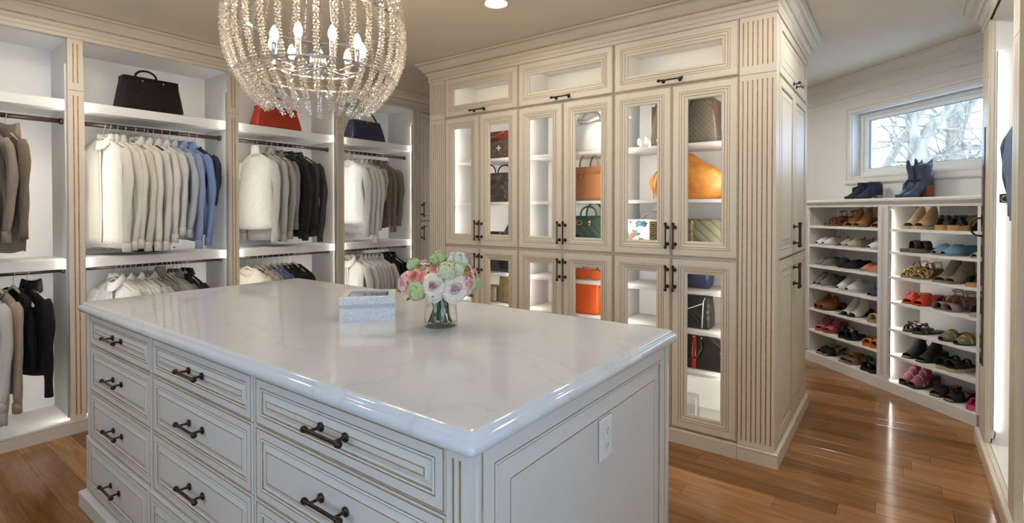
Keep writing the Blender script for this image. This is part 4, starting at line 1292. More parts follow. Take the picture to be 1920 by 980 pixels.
# chevron chain tote
CHV = pattern_mat('chevron_quilt', (.185, .165, .105), (.10, .09, .055), 9, 'wave', .35)
b, w = gbag('handbag', 'olive grey chevron-quilted tote with gold chains beside the corner post', .835, 1.155, Z3, .14)
obj('body', bag_body(w, w * .96, .13, .10, .225, .02, .008), CHV, b)
m = MB()
for x in (-.060, .125):
    for k in range(15): m.tube([(x + .006 * math.cos(2 * PI * j / 8) * (1 if k % 2 else .5), -.078 + (.003 if k % 2 else -.002), .045 + k * .0115 + .008 * math.sin(2 * PI * j / 8)) for j in range(9)], .0018, 5)
obj('chain', m, GOLD, b)
# lower shelves, right
b, w = gbag('duffle_bag', 'small navy barrel bag on the upper low shelf', .955, 1.255, .946, .16)
NVY = leather('navy_leather', (.018, .022, .075), .4)
m = MB(); m.lathe([(.03, -w / 2), (.065, -w / 2 + .004), (.074, -w / 2 + .02), (.076, 0), (.074, w / 2 - .02), (.065, w / 2 - .004), (.03, w / 2)], 20, 0, (0, 0, .076), 'x'); obj('body', m, NVY, b)
m = MB(); arch(m, 0, .12, 0, .148, .04, .006); obj('handle', m, NVY, b)
b, w = gbag('handbag', 'black woven bag with thin white strap on a low shelf', .945, 1.255, .696, .13)
BLK = leather('black_leather', (.010, .009, .009), .35)
QLT = pattern_mat('black_woven', (.016, .014, .013), (.004, .004, .004), 16, 'wave', .4)
obj('body', bag_body(w, w * .95, .13, .10, .205, .025, .010), QLT, b)
m = MB(); m.tube([(w * .40, -.05, .20), (w * .375, -.068, .18), (w * .36, -.072, .08), (w * .345, -.066, .008)], .0035, 6); m.tube([(-w * .42, -.064, .055), (0, -.072, .115), (w * .37, -.070, .165)], .0035, 6); obj('strap', m, mat('white_cord', (.80, .78, .74), .5), b)
b, w = gbag('handbag', 'black patent bag with red stripe on a low shelf', .865, 1.235, .439, .15)
PAT = mat('black_patent', (.008, .007, .008), .12, spec=.7)
m = MB(); rings = []
for z, x1 in ((0, w / 2), (.14, w / 2), (.212, w / 2 - .10)):
    d = .065 - .02 * z / .212
    rings.append([(-w / 2, -d, z), (x1, -d, z), (x1, d, z), (-w / 2, d, z)])
m.loft(rings, 0, True, True, True, False); obj('body', m, PAT, b, bevel=.006)
m = MB(); m.loft([[(-.012, -.068, .002), (.018, -.068, .002)], [(-.008, -.0515, .205), (.016, -.0515, .205)]], 0, False); obj('stripe', m, mat('red_stripe', (.42, .02, .012), .35), b, solid=.002)
m = MB(); m.tube([(.04, -.055, .195), (.055, -.075, .14), (.03, -.085, .08), (-.04, -.085, .055), (-.10, -.075, .05)], .006, 8); obj('handle', m, BLK, b)
m = MB(); stud(m, .0, -.052, .20, .007); stud(m, .048, -.054, .196, .007); stud(m, .165, -.06, .12, .004); obj('hardware', m, GOLD, b)
b, w = gbag('handbag', 'small clear and white bag on the bottom shelf', 1.025, 1.235, .105, .09)
obj('body', bag_body(w, w * .96, .08, .06, .155, .012), clear_glass('clear_vinyl', (.86, .88, .86), gloss=.10, rough=.15), b)
m = MB(); frame4(m, -w / 2, w / 2, -.042, -.036, .0, .15, .010); m.lathe([(.012, -.046), (.012, -.036)], 10, 0, (w * .28, 0, .145), 'y'); obj('trim', m, WBG, b)
# middle cabinet
b, w = gbag('handbag', 'white soft handbag with knotted handles on the top shelf', 1.63, 1.985, Z1, .15)
obj('body', bag_body(w, w * .92, .15, .10, .215, .03, .012), WBG, b)
m = MB()
for y in (-.045, .045): arch(m, -.01 - y * .5, .19, y, .20, .115, .011)
m.tube([(-.09, -.055, .235), (0, -.065, .222), (.08, -.055, .245)], .013, 8)
obj('handle', m, leather('pale_grey_leather', (.58, .56, .53), .45), b)
def belted(label, y0, y1, z, h, col, nm, hh, gold=True, x_pat=None):
    b, w = gbag('handbag', label, y0, y1, z, .15)
    mt = leather(nm, col, .4, var=.1, scale=12)
    obj('body', bag_body(w, w * .95, .15, .11, h, .010, .003), x_pat or mt, b)
    m = MB(); m.loft([rectloop(-w * .475, w * .475, -.063, -.050, h * .70, .003), rectloop(-w * .475, w * .475, -.060, -.045, h + .002, .003)], 0, True, True, True, False); obj('flap', m, mt, b)
    m = MB(); m.box(-w * .46, w * .46, -.068, -.062, h * .80, h * .85); obj('belt', m, mt, b)
    m = MB()
    for y in (-.052, .05): arch(m, .0 + y * .3, w * .42, y, h - .012, hh, .006)
    obj('handle', m, mt, b)
    hm = GOLD if gold else CHROME
    m = MB(); m.box(-.085, -.045, -.072, -.066, h * .79, h * .87); m.box(-.075, -.06, -.074, -.066, h * .66, h * .78); m.box(.045, .085, -.072, -.066, h * .80, h * .87); obj('clasp', m, hm, b)
    return b, w, mt
belted('tan structured handbag with gold clasp on the middle shelf', 1.615, 1.972, Z2, .245, (.30, .115, .038), 'tan_leather', .115)
b, w = gbag('handbag', 'dark green quilted handbag with round handles', 1.615, 1.972, Z3, .15)
GRN = leather('green_leather', (.018, .048, .036), .4)
obj('body', bag_body(w, w * .97, .14, .11, .24, .018, .006), pattern_mat('green_quilt', (.020, .052, .039), (.010, .028, .021), 10, 'wave', .4), b)
m = MB()
for y in (-.045, .045): arch(m, -.02, .13, y, .236, .085 + y * .3, .0065)
obj('handle', m, GRN, b)
m = MB()
for sgn, x in ((1, -.088), (-1, -.076)):
    m.tube([(x + .016 * math.cos(R(a)) * sgn, -.071, .190 + .014 * math.sin(R(a))) for a in range(50, 311, 20)], .003, 6)
stud(m, .0, -.068, .196, .011); m.tube([(.0, -.070, .185), (.002, -.072, .17)], .004, 6)
o = obj('emblem', m, GOLD, b); o['label'] = 'gold interlocking curved emblem'
belted('bright orange structured handbag on a low shelf', 1.725, 2.000, .696, .315, (.62, .090, .012), 'orange_leather', .11, False)
# far glazed cabinet
b, w = gbag('handbag', 'dark brown tote with red flap on the top shelf', 2.44, 2.83, Z1, .15)
obj('body', bag_body(w, w * .95, .15, .10, .225, .012), pattern_mat('brown_monogram', (.050, .028, .018), (.12, .075, .035), 26, 'voronoi'), b)
m = MB(); m.loft([rectloop(-w * .48, w * .48, -.066, -.05, .165, .004), rectloop(-w * .48, w * .48, -.06, -.04, .228, .004)], 0, True, True, True, False); obj('flap', m, leather('dark_red_leather', (.17, .014, .012), .4), b)
m = MB(); m.ball((-.10, -.078, .150), .020, 10, 6, 0, (1, .3, .8)); m.tube([(-.165, -.07, .205), (-.12, -.08, .175), (-.02, -.08, .185), (.07, -.072, .22)], .004, 6); obj('charm', m, leather('tan_cord', (.36, .19, .07), .5), b)
m = MB(); m.box(-.175, -.115, -.072, -.067, .09, .12); obj('patch', m, mat('patch_red', (.36, .05, .03), .6), b)
m = MB(); m.box(-.011, .031, -.072, -.068, .085, .095); m.box(.005, .015, -.072, -.068, .07, .11); obj('patch', m, mat('patch_white', (.75, .75, .8), .6), b)
b, w = gbag('handbag', 'dark flowered tote with two slim handles and a scarf', 2.44, 2.83, Z2, .15)
obj('body', bag_body(w, w * .95, .15, .10, .24, .012), pattern_mat('dark_floral', [(.016, .014, .014), (.022, .019, .017), (.018, .016, .014), (.10, .045, .035), (.020, .018, .018), (.06, .055, .045)], None, 34, 'multi'), b)
m = MB()
for y in (-.05, .045): arch(m, -.06 + y, .15, y, .225, .085, .006)
obj('handle', m, BLK, b)
m = MB(); m.tube([(-.13, -.08, .22), (-.155, -.085, .12), (-.165, -.082, .02)], [.008, .016, .012], 8, 0, True, .4); obj('scarf', m, mat('pale_scarf', (.44, .42, .38), .8, var=.2, scale=50), b)
b, w = gbag('clutch_bag', 'flat dark grey clutch on the shelf below the totes', 2.625, 2.835, Z3, .14)
obj('body', bag_body(w, w * .98, .12, .10, .105, .01), leather('charcoal_leather', (.045, .045, .047), .4), b)
m = MB().box(-w * .49, w * .49, -.064, -.058, .055, .108); obj('flap', m, BLK, b)
b, w = gbag('handbag', 'black dome handbag on the shelf below the totes', 2.395, 2.600, Z3, .13)
m = MB(); rings = []
for k in range(11):
    t = k / 10; hw = w / 2 * math.sqrt(max(.03, 1 - (max(0, t - .15) / .87) ** 2)); rings.append(rectloop(-hw, hw, -.06 * (1 - .5 * t), .06 * (1 - .5 * t), .19 * t, .012))
m.loft(rings, 0, True, True, True); obj('body', m, BLK, b)
m = MB(); arch(m, 0, .1, 0, .175, .05, .006); obj('handle', m, BLK, b)
b, w = gbag('handbag', 'glossy black handbag just under the mid rail', 2.44, 2.83, .946, .14)
obj('body', bag_body(w, w * .97, .13, .10, .165, .015), leather('graphite_leather', (.040, .040, .044), .25), b)
m = MB().box(.02, w * .48, -.066, -.06, .03, .16); obj('flap', m, BLK, b)
b, w = gbag('handbag', 'olive and gold printed tote on a low shelf', 2.40, 2.635, .696, .13)
obj('body', bag_body(w, w * .96, .12, .09, .215, .012), mat('olive_print', (.115, .085, .030), .35, var=.4, scale=16, col2=(.27, .20, .085)), b)
m = MB(); m.tube([(-.07, -.065, .21), (-.075, -.07, .12), (-.06, -.068, .03)], .006, 8); obj('strap', m, leather('brown_strap', (.20, .095, .03), .4), b)
b, w = gbag('handbag', 'beige flat-topped box bag beside the olive tote', 2.665, 2.835, .696, .12)
obj('body', bag_body(w, w * .99, .11, .10, .125, .008), leather('beige_leather', (.48, .42, .32), .45), b)
m = MB(); m.box(-w * .49, w * .49, -.060, -.054, .025, .035); m.box(-w * .49, w * .49, -.060, -.054, .10, .115); obj('trim', m, leather('beige_trim', (.40, .34, .25), .4), b)
# ================================================================== hangers and clothes
def hanger_mesh():
    m = MB()
    pts = [(0, 0, .017), (.008, 0, .0195)] if False else []
    m.tube([(.0, 0, -.080), (.0, 0, -.030), (.010, 0, -.019), (.0185, 0, -.002), (.0150, 0, .014), (.0, 0, .0185), (-.0145, 0, .012), (-.0185, 0, -.001)], .0017, 6)
    return m.mesh('hook', SILVER)
def hanger_body(w=.185):
    m = MB(); rows = []
    for k in range(-8, 9):
        t = k / 8; x = w * t
        z = -.082 - .105 * abs(t) ** 1.1 - .008 * abs(t) ** 4
        h = .017 - .004 * abs(t)
        y = .010 * abs(t) ** 2
        rows.append([(x, y - .006, z - h / 2), (x, y + .006, z - h / 2), (x, y + .006, z + h / 2), (x, y - .006, z + h / 2)])
    m.loft(rows, 0, True, True, True, True)
    return m.mesh('arms', HANGW)
HOOK = hanger_mesh(); ARMS = hanger_body()
def fabric(name, col, tex='plain'):
    key = 'fabric_' + name
    if key in MATS: return MATS[key]
    dark = max(col) < .12
    if tex == 'knit': return mat(key, col, .95, var=.07 if not dark else .2, scale=120, bump=.35, bscale=190, sheen=.25 if not dark else .05, stretch=(1, 1, .5), spec=.2)
    if tex == 'boucle': return mat(key, col, .95, var=.45, scale=130, bump=.9, bscale=150, sheen=.05, spec=.2)
    return mat(key, col, .85, var=.04, scale=14, bump=.10, bscale=26, stretch=(1, 1, .35), sheen=.1 if not dark else .02, spec=.25)
def garment(parent, col, kind, length, slen, seed, hw=.205, tex='plain', nm='', low=False):
    """hangs in the xz plane of parent, front towards -y, origin at the rod"""
    rg = random.Random(seed)
    if min(col) > .55: col = tuple(c * .84 for c in col)
    mt = fabric(nm, col, tex)
    sh = -.086; ph = [rg.uniform(0, 6.28) for _ in range(6)]
    N = 36; rows = []
    fl = rg.uniform(.0, .02); amp = {'plain': .0095, 'knit': .006, 'boucle': .005}[tex]
    neckw = .062 if kind != 'turtle' else .045
    if low and kind in ('crew', 'vneck'): neckw = .098
    nrow = 15
    for i in range(nrow + 1):
        t = i / nrow; ring = []
        for j in range(N):
            a = 2 * PI * j / N; cx, sy = math.cos(a), math.sin(a)
            ex = math.copysign(abs(cx) ** .62, cx)
            half = hw - .006 - .030 * math.sin(PI * min(1, t * 1.7)) * (1 if t < .6 else .4) + fl * t
            x = ex * half
            ztop = sh - .02 * abs(x) / hw - .46 * max(0, abs(x) - neckw * .8) - .9 * max(0, abs(x) - hw * .88)
            if abs(x) < neckw:
                dip = (.062 if not low else .085) if sy < 0 else .016
                if kind == 'turtle': dip = .006
                if kind == 'vneck' and sy < 0: dip = .15
                ztop -= dip * (1 - (x / neckw) ** 2)
            zbot = -.083 - length - .016 * math.sin(2.2 * a + ph[0]) * .6
            z = ztop + (zbot - ztop) * t
            b = .005 + (.016 + .006 * math.sin(PI * t)) * min(1, t * 3.2)
            fold = amp * 1.25 * min(1, t * 1.6) * (math.sin(x * 46 + ph[1] + 2.0 * t) + .6 * math.sin(x * 83 + ph[2] - 1.5 * t) + .5 * math.sin(z * 22 + ph[3]))
            y = math.copysign(abs(sy) ** .8, sy) * b + fold * (.8 + .4 * sy) + .008 * math.sin(3 * t + ph[4])
            ring.append((x, y, z))
        rows.append(ring)
    m = MB().loft(rows, 0, True, False, False, True)
    obj('body', m, mt, parent, solid=.002)
    if slen > 0:
        for sgn in (-1, 1):
            pts, rad = [], []
            wob = rg.uniform(-.02, .02); n = 12; kk = rg.uniform(.7, 1.2)
            for k in range(n + 1):
                t = k / n
                x = sgn * (hw - .030 + .062 * math.sin(PI / 2 * min(1, t * 2.4)) - .018 * t + .010 * math.sin(PI * t * kk))
                z = -.165 - slen * (t ** 1.08)
                y = .004 + wob * math.sin(PI * t) - .018 * t
                pts.append((x, y, z)); rad.append((.058 - .021 * t ** .8) * (1 + .10 * math.sin(t * 17 + ph[2])) * (.62 if k == 0 else 1))
            s = MB()
            rings = []
            for k, (p, r) in enumerate(zip(pts, rad)):
                rings.append([(p[0] + r * .80 * math.cos(2 * PI * j / 16), p[1] + r * .44 * math.sin(2 * PI * j / 16) * (1 + .25 * math.sin(3 * 2 * PI * j / 16 + ph[3] + k * .5)), p[2] + r * .25 * sgn * math.cos(2 * PI * j / 16) * (1 - k / n)) for j in range(16)])
            s.loft(rings, 0, True, True, True, True)
            so = obj('sleeve', s, mt, parent)
            if kind in ('shirt', 'jacket', 'turtle', 'crew') and slen > .4:
                p = pts[-1]; r = rad[-1]
                c = MB().lathe([(r * .72, .030), (r * .86, .026), (r * .84, -.034), (r * .70, -.036)], 14)
                c.v = [(p[0] + x, p[1] + y * .75, p[2] + z) for x, y, z in c.v]
                obj('cuff', c, mt, so)
    if kind in ('shirt', 'jacket'):
        m = MB(); rows = []
        for k in range(15):
            a = R(-62) + R(304) * k / 14 - PI / 2 + R(28)
            c0 = (.058 * math.cos(a), .030 * math.sin(a) + .004)
            zt = sh + .006 - (.055 if math.sin(a) < -.2 else 0) * (-math.sin(a))
            rows.append([(c0[0] * .95, c0[1] * .95, zt - .008), (c0[0] * .90, c0[1] * .9, zt + .028), (c0[0] * 1.08, c0[1] * 1.3, zt + .024), (c0[0] * 1.38, c0[1] * 1.75, zt - .022 - .018 * max(0, -math.sin(a)))])
        m.loft(rows, 0, False, False, False, True); obj('collar', m, mt, parent, solid=.002)
        m = MB(); m.loft([[(.0 - .011, -.027 - .002 * math.sin(k), -.15 - (length - .09) * k / 8), (.011, -.028 - .002 * math.sin(k), -.15 - (length - .09) * k / 8)] for k in range(9)], 0, False)
        pl = obj('placket', m, mt, parent, solid=.003)
    elif kind == 'turtle':
        m = MB().lathe([(.050, -.014), (.049, .012), (.046, .040), (.042, .062), (.036, .066), (.032, .050), (.032, .0)], 20)
        m.v = [(x, y * .62, sh + z - .006) for x, y, z in m.v]; obj('collar', m, mt, parent)
    elif kind in ('crew', 'vneck'):
        m = MB(); n = 22; dep = (.085 if low else .062) if kind == 'crew' else .15
        pts = []
        for k in range(n):
            a = 2 * PI * k / n; x = neckw * math.cos(a); s_ = math.sin(a)
            z = sh - .02 * abs(x) / hw - .46 * max(0, abs(x) - neckw * .8) - (dep if s_ < 0 else .010) * (1 - (x / neckw) ** 2)
            pts.append((x, s_ * .014, z))
        m.tube(pts + [pts[0]], .0075, 6, 0, False, .8); obj('neckband', m, mt, parent)
    elif kind == 'hood':
        m = MB(); rows = []
        for k in range(9):
            t = k / 8; a = PI * t
            rows.append([(.085 * math.cos(2 * PI * j / 16) * (1 - .35 * t), .035 * math.sin(2 * PI * j / 16) + .030 * t + .01, sh - .05 + .085 * math.sin(PI * t) ** .8 + .01 * math.sin(4 * PI * j / 16)) for j in range(16)])
        m.loft(rows, 0, True, False, True, True); obj('hood', m, mt, parent)
    return mt
def hang(x, zrod, label, desc, col, kind, length, slen, yaw, tex='plain', y=None, cat='shirt', hw=.205, name='shirt', grp='clothes hanging in the wardrobe', tilt=0.0):
    y = ROD_Y if y is None else y
    seed = int(x * 1000 + zrod * 77)
    rz = R(yaw - 90)
    h = thing('clothes_hanger', 'cream hanger with silver hook holding the ' + desc, 'hanger', (x, y, zrod), rz, 'cream hangers on the rods')
    link('hook', HOOK, h, (0, 0, .0)); link('arms', ARMS, h)
    g = thing(name, label, cat, (x, y, zrod), rz, grp)
    garment(g, col, kind, length, slen, seed, hw, tex, desc.replace(' ', '_'), zrod < 1.5)
    return g
WARM = (.83, .80, .72); WHT = (.84, .83, .79); CRM = (.79, .74, .62)
UZ, LZ = RODZ
# (x, label start, short description, colour, kind, length, sleeve, yaw, texture, category)
U1 = [
 (1.205, 'warm white button blouse with frayed hem, frontmost', 'frayed white blouse', (.84, .80, .70), 'shirt', 0.750, 0.675, 22, 'plain', 'blouse'),
 (1.236, 'ivory long-sleeved blouse behind the frayed blouse', 'ivory blouse', (.82, .78, .66), 'shirt', 0.770, 0.665, 25, 'plain', 'blouse'),
 (1.277, 'ecru shirt third from the left', 'ecru shirt', (.80, .755, .63), 'shirt', 0.750, 0.655, 24, 'plain', 'shirt'),
 (1.325, 'cream dotted blouse with ruffled edge', 'cream dotted blouse', (.78, .725, .60), 'crew', 0.750, 0.675, 23, 'knit', 'blouse'),
 (1.385, 'off-white shirt with pointed collar', 'off-white collared shirt', (.84, .81, .72), 'shirt', 0.750, 0.675, 22, 'plain', 'shirt'),
 (1.438, 'sand-white shirt left of the greyish white ones', 'sand-white shirt', (.80, .76, .67), 'shirt', 0.730, 0.675, 21, 'plain', 'shirt'),
 (1.496, 'soft white shirt with turned cuffs', 'soft white shirt', (.83, .80, .74), 'shirt', 0.710, 0.625, 21, 'plain', 'shirt'),
 (1.552, 'greyish white blouse with gathered sleeve', 'greyish white blouse', (.78, .76, .73), 'shirt', 0.710, 0.575, 20, 'plain', 'blouse'),
 (1.604, 'pale aqua grey shirt next to the blue shirts', 'pale aqua shirt', (.42, .475, .475), 'shirt', 0.690, 0.595, 19, 'plain', 'shirt'),
 (1.668, 'periwinkle blue shirt left of the brightest blue one', 'periwinkle shirt', (.27, .33, .50), 'shirt', 0.730, 0.675, 18, 'plain', 'shirt'),
 (1.735, 'bright blue chambray shirt with rolled cuff', 'blue chambray shirt', (.20, .285, .52), 'shirt', 0.690, 0.655, 17, 'plain', 'shirt'),
 (1.792, 'navy top mostly hidden behind the blue chambray shirt', 'navy top', (.025, .030, .055), 'crew', 0.470, 0.375, 15, 'plain', 'top')]
U2 = [
 (2.271, 'cream turtleneck sweater hung at the front', 'cream turtleneck', (.78, .755, .68), 'turtle', 0.660, 0.655, 18, 'knit', 'sweater'),
 (2.350, 'light grey cardigan with ribbed sleeve', 'light grey cardigan', (.45, .44, .41), 'crew', 0.760, 0.655, 18, 'knit', 'cardigan'),
 (2.400, 'mid grey knit behind the light grey cardigan', 'mid grey knit', (.34, .33, .31), 'turtle', 0.720, 0.635, 18, 'knit', 'sweater'),
 (2.454, 'dark grey wool jacket between grey and black knits', 'dark grey jacket', (.20, .195, .185), 'jacket', 0.660, 0.555, 18, 'plain', 'jacket'),
 (2.504, 'black fine knit, first of the black ones', 'black fine knit', (.016, .015, .016), 'crew', 0.720, 0.635, 18, 'knit', 'sweater'),
 (2.552, 'black flecked boucle jacket', 'black flecked jacket', (.035, .034, .034), 'jacket', 0.720, 0.655, 18, 'boucle', 'jacket'),
 (2.598, 'black plain cardigan right of the flecked jacket', 'black plain cardigan', (.018, .016, .016), 'vneck', 0.720, 0.605, 18, 'knit', 'cardigan'),
 (2.640, 'charcoal denim jacket with hanging sleeve', 'charcoal denim jacket', (.055, .058, .066), 'shirt', 0.720, 0.515, 19, 'boucle', 'jacket'),
 (2.692, 'dark tweed cardigan at the right end of the dark knits', 'dark tweed cardigan', (.062, .060, .057), 'crew', 0.740, 0.675, 20, 'boucle', 'cardigan')]
U3 = [
 (3.206, 'white crewneck sweater hung at the front', 'white crewneck', (.84, .83, .80), 'crew', 0.645, 0.650, 19, 'plain', 'sweater'),
 (3.268, 'ivory sweater behind the white crewneck', 'ivory sweater', (.80, .77, .69), 'crew', 0.665, 0.630, 19, 'knit', 'sweater'),
 (3.318, 'long white shirt with trailing cuff', 'long white shirt', (.83, .82, .78), 'shirt', 0.725, 0.710, 18, 'plain', 'shirt'),
 (3.368, 'white linen shirt left of the brown jackets', 'white linen shirt', (.80, .78, .73), 'shirt', 0.685, 0.590, 18, 'plain', 'shirt'),
 (3.425, 'beige jacket with rounded shoulder', 'beige jacket', (.40, .35, .28), 'jacket', 0.605, 0.330, 18, 'plain', 'jacket'),
 (3.482, 'brown jacket with rolled sleeve', 'brown jacket', (.175, .130, .095), 'jacket', 0.685, 0.530, 18, 'plain', 'jacket'),
 (3.548, 'taupe brown coat left of the grey blazer', 'taupe coat', (.215, .170, .135), 'jacket', 0.645, 0.610, 18, 'plain', 'coat'),
 (3.632, 'grey flannel blazer at the right end of the row', 'grey flannel blazer', (.225, .210, .190), 'jacket', 0.565, 0.550, 18, 'knit', 'blazer')]
L1 = [
 (1.261, 'white wrap blouse on the lower rod, frontmost', 'white wrap blouse', (.85, .85, .83), 'shirt', .62, .56, 22, 'plain', 'blouse'),
 (1.288, 'cream top behind the white wrap blouse', 'cream lower top', (.74, .70, .60), 'crew', .6, .5, 26, 'plain', 'top'),
 (1.312, 'white collared shirt on the lower rod', 'lower white shirt', (.84, .83, .80), 'shirt', .6, .55, 25, 'plain', 'shirt'),
 (1.345, 'stone shirt on the lower rod', 'stone shirt', (.60, .57, .49), 'crew', .6, .55, 24, 'plain', 'shirt'),
 (1.378, 'bright white shirt between two stone tops', 'lower bright white shirt', (.83, .83, .82), 'shirt', .6, .55, 23, 'plain', 'shirt'),
 (1.419, 'pale grey top with dark neck label', 'pale grey top', (.58, .56, .52), 'crew', .6, .55, 22, 'plain', 'top'),
 (1.460, 'silver grey shirt on the lower rod', 'silver grey shirt', (.46, .44, .41), 'shirt', .6, .55, 21, 'plain', 'shirt'),
 (1.503, 'taupe brown knit on the lower rod', 'taupe knit', (.22, .18, .145), 'crew', .6, .55, 21, 'knit', 'sweater'),
 (1.544, 'camel grey knit with high neck', 'camel grey knit', (.28, .24, .19), 'turtle', .6, .55, 20, 'knit', 'sweater'),
 (1.577, 'warm grey sweater on the lower rod', 'warm grey sweater', (.33, .31, .29), 'crew', .6, .55, 20, 'knit', 'sweater'),
 (1.603, 'cool grey sweater on the lower rod', 'cool grey sweater', (.24, .24, .245), 'crew', .6, .55, 20, 'knit', 'sweater'),
 (1.628, 'slate shirt with white collar', 'slate shirt', (.15, .15, .16), 'shirt', .6, .55, 19, 'plain', 'shirt'),
 (1.655, 'black top with an orange neck tag', 'black orange-tag top', (.014, .014, .016), 'crew', .6, .55, 19, 'plain', 'top'),
 (1.681, 'black knit, second from the right end', 'lower black knit', (.017, .016, .018), 'crew', .6, .55, 18, 'knit', 'sweater'),
 (1.712, 'black jacket at the right end of the lower rod', 'lower black jacket', (.012, .012, .014), 'shirt', .6, .55, 17, 'plain', 'jacket')]
L2 = [
 (2.195, 'oatmeal sweater with a small black emblem', 'oatmeal sweater', (.62, .57, .48), 'crew', .6, .55, 26, 'knit', 'sweater'),
 (2.267, 'taupe sweater behind the oatmeal one', 'taupe lower sweater', (.36, .32, .27), 'crew', .6, .55, 22, 'knit', 'sweater'),
 (2.314, 'brown and white trimmed top', 'brown trimmed top', (.26, .23, .21), 'crew', .6, .55, 21, 'plain', 'top'),
 (2.354, 'slate blue knit, left of the two blues', 'slate blue knit', (.085, .105, .20), 'crew', .6, .55, 21, 'knit', 'sweater'),
 (2.407, 'denim blue knit, right of the two blues', 'denim blue knit', (.075, .105, .19), 'crew', .6, .55, 20, 'knit', 'sweater'),
 (2.461, 'black top right of the blue knits', 'black top one', (.013, .012, .013), 'crew', .6, .55, 20, 'plain', 'top'),
 (2.507, 'black top under the sloping bare hanger', 'black top two', (.012, .011, .012), 'vneck', .6, .55, 19, 'plain', 'top'),
 (2.549, 'black top second from the right end', 'black top three', (.014, .013, .013), 'crew', .6, .55, 19, 'plain', 'top'),
 (2.606, 'black dress with wide neck at the right end', 'black wide-neck dress', (.010, .009, .010), 'vneck', .6, .55, 18, 'plain', 'dress')]
L3 = [
 (3.214, 'white blouse nearest the divider on the lower rod', 'near white blouse', (.84, .83, .78), 'shirt', .6, .55, 19, 'plain', 'blouse'),
 (3.303, 'white folded-sleeve blouse', 'folded-sleeve blouse', (.83, .82, .79), 'shirt', .6, .55, 19, 'plain', 'blouse'),
 (3.352, 'pale grey striped shirt', 'pale striped shirt', (.70, .70, .70), 'shirt', .6, .55, 18, 'plain', 'shirt'),
 (3.398, 'white silk blouse with bow', 'white silk blouse', (.80, .79, .77), 'shirt', .6, .55, 18, 'plain', 'blouse'),
 (3.445, 'lilac white blouse', 'lilac white blouse', (.74, .72, .75), 'shirt', .6, .55, 18, 'plain', 'blouse'),
 (3.487, 'cream blouse with beige trim', 'cream trimmed blouse', (.76, .72, .62), 'shirt', .6, .55, 18, 'plain', 'blouse'),
 (3.561, 'white tunic left of the black shirts', 'white tunic', (.77, .76, .74), 'shirt', .6, .55, 18, 'plain', 'tunic'),
 (3.609, 'black blouse, first of the black ones', 'first black blouse', (.014, .013, .014), 'shirt', .6, .55, 18, 'plain', 'blouse'),
 (3.659, 'black blouse in the middle of the black ones', 'middle black blouse', (.013, .012, .013), 'shirt', .6, .55, 18, 'plain', 'blouse'),
 (3.736, 'black velvet shirt at the right end of the lower rod', 'black velvet shirt', (.010, .009, .010), 'shirt', .66, .58, 18, 'plain', 'shirt')]
where = {'U1': ' in the second bay', 'U2': ' in the third bay', 'U3': ' in the last bay'}
for rows_, z, tagn, bay in ((U1, UZ, 'upper', 'second'), (U2, UZ, 'upper', 'third'), (U3, UZ, 'upper', 'last open'), (L1, LZ, 'lower', 'second'), (L2, LZ, 'lower', 'third'), (L3, LZ, 'lower', 'last open')):
    for (x, lb, ds, col, kd, ln, sl, yw, tx, ct_) in rows_:
        hang(x, z, lb + (', %s bay' % bay if len(lb.split()) < 13 else ''), ds, col, kd, ln, sl, yw, tx, cat=ct_, name=ct_.replace(' ', '_'), grp='clothes on the %s rod of the %s bay' % (tagn, bay))
# dark hem below the white shirts
g = hang(1.46, UZ, 'long navy skirt-length top whose hem shows under white shirts', 'long navy top', (.016, .018, .030), 'crew', .80, 0, 25, 'plain', cat='dress', name='dress', hw=.17, grp='clothes on the upper rod of the second bay')
# price tag on a white shirt
o = obj('price_tag', MB().box(-.014, .014, -.001, .001, -.045, .0), mat('tag_card', (.82, .81, .79), .6), None, (1.545, 4.20, 1.215), (0, 0, R(-10)))
m = MB().tube([(0, 0, 0), (.004, .01, .04)], .0008, 4); obj('string', m, mat('tag_string', (.5, .5, .5), .8), o)
m = MB().box(-.007, .007, -.0014, -.001, -.038, -.030); obj('print', m, BLACKP, o)
tag(o, 'small white price tag dangling below the white shirts', 'tag')
# first bay
hang(.706, UZ, 'brown wool coat with soft hood hanging in the left edge bay', 'brown wool coat', (.20, .145, .098), 'hood', .76, .60, 14, 'knit', cat='coat', name='coat', grp='clothes in the left edge bay')
hang(.632, UZ, 'taupe cardigan cut off by the left edge of the photo', 'taupe cardigan', (.30, .245, .19), 'crew', .62, .58, 14, 'knit', cat='cardigan', name='cardigan', grp='clothes in the left edge bay')
hang(.570, UZ, 'grey sweater peeking out at the left edge', 'grey edge sweater', (.25, .25, .26), 'crew', .70, .66, 14, 'knit', cat='sweater', name='sweater', grp='clothes in the left edge bay')
hang(.735, LZ, 'black blouse with open neck on the lower left rod', 'open-neck black blouse', (.012, .011, .012), 'vneck', .52, .0, 16, 'plain', cat='blouse', name='blouse', grp='clothes in the left edge bay')
hang(.800, LZ, 'black sweatshirt with ribbed cuffs at right of the lower left rod', 'black sweatshirt', (.010, .009, .009), 'hood', .56, .60, 18, 'plain', cat='sweatshirt', name='sweatshirt', grp='clothes in the left edge bay', hw=.20)
hang(.660, LZ, 'beige brown knit cardigan at the lower left edge', 'beige brown cardigan', (.34, .27, .185), 'crew', .62, .62, 16, 'knit', cat='cardigan', name='cardigan', grp='clothes in the left edge bay')
hang(.600, LZ, 'pale grey tunic at the lower left edge', 'pale grey tunic', (.50, .48, .45), 'crew', .80, .60, 16, 'plain', cat='tunic', name='tunic', grp='clothes in the left edge bay')
